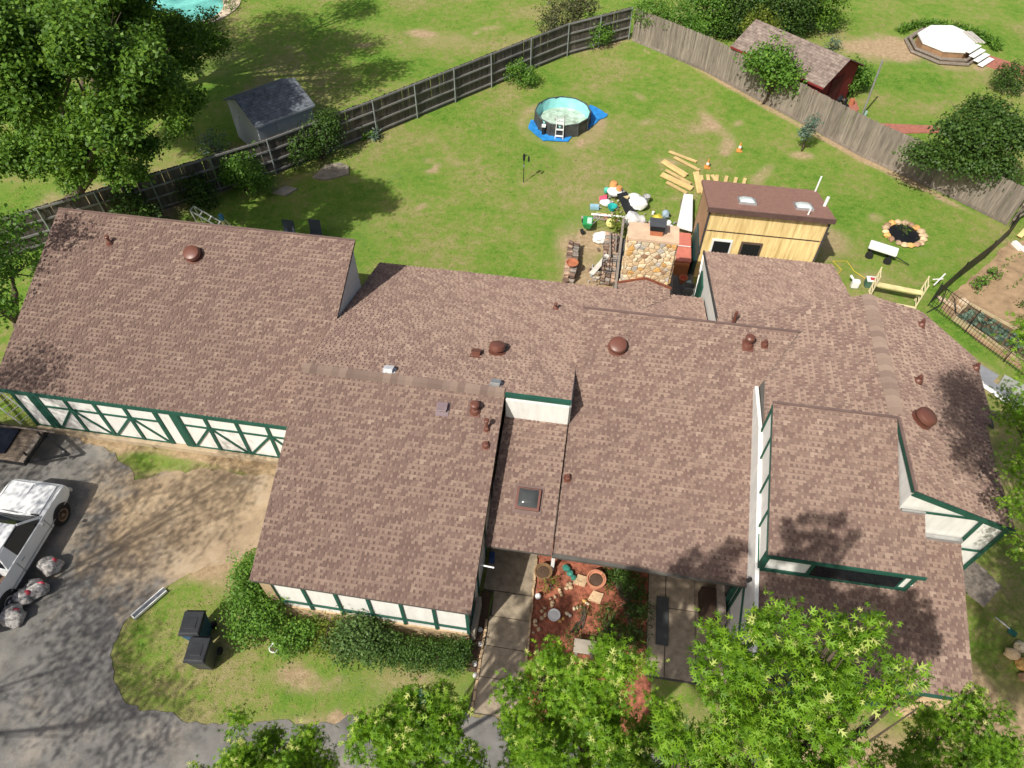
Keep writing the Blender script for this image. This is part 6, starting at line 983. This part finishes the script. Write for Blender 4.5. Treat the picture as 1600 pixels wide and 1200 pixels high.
for i, (x, y, z, r) in enumerate([(5.0, 45.6, 1.9, 1.3), (7.0, 45.6, 2.1, 1.5), (9.2, 46.0, 2.2, 1.6), (11.3, 47.5, 2.0, 1.5), (8.0, 43.9, 1.5, .9)]):
    tree('garden_tree', ['leafy tree left of the group behind the red shed', 'second leafy tree of the group behind the red shed', 'dense tree directly behind the red shed ridge', 'rightmost dense tree behind the red shed', 'yellow green bushy tree at the red shed corner'][i], (x, y, 0), [ob(x, y, z, r, .85), ob(x+r*.6, y-.3, z*.8, r*.7), ob(x-r*.6, y-.2, z*.85, r*.7), ob(x, y-.5, z*.4, r*.8, .8), ob(x+r*.7, y-.5, z*.35, r*.6), ob(x-r*.7, y-.5, z*.35, r*.6)], [LTL, DKL, DKL, ELM, YEL][i], DIA, .14, 110, 11, .15, 220+i, .12, 'trees behind the red shed')
tree('fig_tree', 'bright broad leafed tree in front of the red shed', (8.1, 37.7, 0), [ob(7.9, 37.4, 2.5, .95), ob(8.7, 37.0, 1.9, .85), ob(7.2, 37.9, 2.0, .75), ob(8.3, 37.3, 1.6, .8), ob(9.4, 36.9, 1.4, .5)], LTL, DIA, .17, 130, 10, .16, 230, .07); shrub('leafy bush at the right end of the red shed', [ob(12.7, 39.6, .9, .85), ob(13.2, 39.9, .8, .7), ob(12.3, 39.1, .7, .6)], LTL, .13, 170, 10, .12, 231)
tree('broad_evergreen', 'broad dark green tree leaning over the right fence', (17.3, 32.6, 0), [(14.0, 30.3, 2.1, .85, .85, .7), (15.0, 30.7, 3.0, 1.0, 1.0, .8), (16.2, 30.9, 2.9, 1.1, 1.1, .8), (17.3, 31.2, 3.0, 1.0, 1.0, .8), (15.6, 30.2, 2.0, 1.0, .9, .7), (16.8, 30.2, 1.9, 1.1, .9, .8), (18.2, 31.3, 2.5, 1.0, 1.0, .9), (16.5, 32.2, 3.2, 1.2, 1.2, .8)], DKL, DIA, .14, 190, 13, .14, 232, .16)
shrub('feathery light bush at the right edge beyond the fence', [ob(18.9, 30.1, 1.4, .9), ob(19.5, 30.7, 1.5, .8)], LTL, .16, 90, 10, .13, 233, NAR); shrub('round clipped bush on the right hand lawn', [ob(21.4, 41.3, .75, .95, .85)], DKL, .11, 260, 11, .1, 234); shrub('bush at the border behind the red shed roof', [ob(12.5, 44.6, .4, .5)], GRY, .12, 90, 9, .1, 235)
tree('sapling', 'slender young tree in a bare circle on the back lawn', (9.66, 33.35, 0), [ob(9.65, 33.35, 1.0, .38, 1.3), ob(9.75, 33.3, 1.6, .3, 1.3), ob(9.5, 33.4, .8, .35)], GRY, DIA, .1, 260, 9, .09, 236, .035)
arc = thing('grass_border', 'tall ornamental grass border curving behind the octagonal deck', 'plant', (20, 48, 0)); Pq = []
for i in range(1500): a = nr.uniform(-.1, 2.6); r = nr.uniform(2.5, 2.95); Pq.append((19.35+r*math.cos(a)*1.05, 46.2+r*math.sin(a)*.92, nr.uniform(.05, .35)))
leaves('blades', np.array(Pq), .3, NAR, LTL, arc, up=.1, seed=9)
# neighbour pool planting
for i, (x, y, r, m, lb) in enumerate([(-25.0, 45.4, .8, YEL, 'bright yellow green bush beside the in-ground pool'), (-24.5, 43.6, .6, LTL, 'spiky green clump next to the in-ground pool deck'), (-25.2, 41.3, .8, DKL, 'dark low planting at the near end of the in-ground pool'), (-26.6, 39.6, .9, DKL, 'dark bush below the in-ground pool in tree shade'), (-25.2, 44.4, .5, GRY, 'grey leafed clump between the pool bushes')]): shrub(lb, [ob(x, y, r*.6, r, .8)], m, .16, 70, 10, .13, 240+i, NAR if i in (1, 4) else DIA, group='planting round the in-ground pool')
for i, (x, y, lb) in enumerate([(-12.0, 30.9, 'iris clump at the foot of the left fence nearest the tall shrub'), (-11.5, 31.0, 'pale iris clump at the foot of the left fence')]): shrub(lb, [ob(x, y, .2, .3)], [LTL, GRY][i], .3, 120, 8, .06, 250+i, NAR, 'iris_clump', 'plant')
# front shrubs
fg = 'shrubs along the front wall'
shrub('large bright green bush at the left corner of the front wall', [ob(-8.3, 7.2, .95, .75, 1.1), ob(-8.15, 6.5, 1.0, .7, 1.1), ob(-7.65, 6.35, .85, .55, 1.1), ob(-8.45, 7.8, .6, .5), ob(-8.15, 5.95, .55, .45)], LTL, .08, 420, 12, .1, 260, group=fg); shrub('small light bush in front of the large corner bush', [ob(-6.95, 5.9, .42, .5), ob(-6.6, 6.2, .45, .45)], LTL, .08, 420, 10, .08, 261, group=fg); shrub('thin yellowish shrub between the small bush and the viburnum', [ob(-5.95, 6.45, .5, .4), ob(-6.0, 6.0, .3, .35)], YEL, .08, 170, 9, .09, 262, group=fg)
shrub('round dark viburnum bush under the front wall', [ob(-5.0, 6.25, .75, .72, .95), ob(-4.6, 6.1, .65, .6), ob(-5.4, 6.1, .6, .55)], leafmat('viburnum', (.035, .075, .018), (.065, .13, .026), (.11, .185, .045), (.18, .26, .07), .22), .085, 380, 12, .09, 263, group=fg); shrub('clipped boxwood hedge reaching the entry walk', [(-3.9, 6.05, .5, .5, .5, .5), (-3.3, 6.1, .5, .5, .5, .5), (-2.7, 6.15, .5, .5, .48, .5), (-2.2, 6.25, .48, .35, .45, .46)], leafmat('boxwood', (.02, .055, .008), (.042, .1, .012), (.075, .15, .02), (.12, .2, .03), .22), .06, 750, 12, .06, 264, group=fg)
pot('white flower pot half hidden by the corner bush', -7.35, 5.72, .13, .2, WPLAST); 
shrub('lime green leafy plant in the courtyard mulch', [ob(-.05, 8.75, .2, .26)], YEL, .11, 220, 9, .07, 265, NAR); shrub('wild tall weeds growing in the middle of the courtyard', [ob(1.7, 8.0, .25, .4), ob(1.9, 7.5, .3, .45), ob(1.5, 7.4, .2, .3)], DKL, .1, 300, 10, .09, 266, NAR); shrub('low weeds at the patio edge of the courtyard', [ob(2.3, 9.0, .25, .4), ob(2.5, 8.3, .25, .35), ob(2.0, 9.4, .2, .35), ob(2.4, 7.5, .2, .35), ob(1.7, 9.2, .2, .3)], DKL, .13, 420, 10, .1, 267, NAR); shrub('leafy green clump in the middle of the courtyard mulch', [ob(.75, 7.3, .2, .32), ob(1.0, 8.2, .15, .25)], DKL, .09, 260, 9, .08, 271, NAR); shrub('small bushy plant under the oak by the walkway', [ob(.5, 6.1, .3, .5), ob(-.05, 5.6, .25, .35)], LTL, .08, 180, 9, .09, 268); shrub('vine with yellow leaves on the chimney railing', [ob(.85, 25.3, .8, .3, 1.3), ob(1.0, 24.9, .6, .25, 1.2)], YEL, .11, 220, 9, .08, 269); shrub('young plant in the stone ring', [ob(13.45, 27.5, .2, .22)], LTL, .12, 200, 6, .07, 270, NAR)
# vegetable garden
cab = None
for i in range(26):
    u_, v_ = (i % 9+.5)/9, (i//9+.5)/3; x = 14.5+(16.9-14.5)*u_+.55*v_+rnd.uniform(-.06, .06); y = 22.15-1.95*u_+.62*v_+rnd.uniform(-.06, .06)
    q = leaves('cabbage', np.array([(x+.09*math.cos(k*2.4)*(k/14), y+.09*math.sin(k*2.4)*(k/14), .18+.02*(14-k)/14) for k in range(16)]), .17, (DIA[0]*np.array([1.3, 1, 2.2]), DIA[1]), GRY, None, up=.9, seed=300+i)
    tag(q, 'blue green cabbage growing in the raised bed', 'cabbage', 'cabbages in the raised bed')
shrub('green bean plant in the garden plot nearest the raised bed', [ob(15.7, 24.2, .2, .3), ob(16.0, 24.5, .2, .25)], LTL, .12, 150, 8, .08, 330); shrub('second bean plant behind the first in the garden plot', [ob(16.6, 25.1, .2, .3)], LTL, .12, 150, 8, .08, 331); shrub('dark bushy plant at the right edge of the garden plot', [ob(17.6, 23.2, .3, .5), ob(18.3, 22.4, .3, .5)], DKL, .12, 120, 8, .1, 332)
Pq = [(16.3+i*.21+rnd.uniform(-.05, .05)+r*.7, 25.0+i*.2+rnd.uniform(-.05, .05)-r*.6, .06) for r in range(4) for i in range(14)]; tag(leaves('seedlings', np.repeat(np.array(Pq), 6, 0)+nr.normal(size=(len(Pq)*6, 3))*.05, .16, NAR, LTL, None, up=.3, seed=340), 'rows of small green seedlings in the tan garden plot', 'seedlings', kind='stuff')
# grass blades over the lawns
def grass(n, x0, x1, y0, y1, size, seed, excl):
    R = np.random.default_rng(seed); x = R.uniform(x0, x1, n); y = R.uniform(y0, y1, n); k = R.random(n) > bareness(x, y)*1.5
    for p in excl: k &= ~inpoly(x, y, p)
    x, y = x[k], y[k]; return np.stack([x, y, np.full(len(x), -.01)], 1)
ex = [rect(-18.1, 11.9, -7.7, 17.4), rect(-7.8, 7, 4.2, 18.9), rect(-2.1, 4.9, 5.1, 10.8), rect(5, 6.6, 11.2, 17), rect(4.1, 16, 8.8, 21.5), rect(4.1, 23, 8.7, 26.1), DRIVEP, [(14.0, 22.9), (17.9, 27.5), (24, 30), (24, 16), (18.5, 17.5), (15.2, 20.9)], pd_, rect(.9, 19.5, 4.3, 25), [(POOLC[0]+1.5*math.cos(a), POOLC[1]+1.5*math.sin(a)) for a in ang], o8, [(12.8, 27.3), (13.4, 26.7), (14.1, 27.3), (13.4, 28)]]
GP = np.concatenate([grass(230000, -27, 26, 18, 50, .1, 1, ex), grass(70000, -20, 14.5, 2.5, 18, .08, 2, ex)])
GM = leafmat('grass_blade', (.2, .2, .075), (.2, .25, .06), (.2, .3, .05), (.26, .36, .06), .25, .7)
tag(leaves('grass', GP, .1, (np.array([(-.11, 0, 0), (.11, 0, 0), (0, 1, .2)]), np.array([(0, 1, 2)])), GM, None, up=.0, tone=.05+.75*lushness(GP[:, 0], GP[:, 1])-.5*bareness(GP[:, 0], GP[:, 1])+nr.normal(0, .1, len(GP))+.9*(fbm(GP[:, 0], GP[:, 1], .7, 51)-.5), seed=5), 'short mown grass of the back lawn and front island', 'grass', kind='stuff')
shingle_objects()
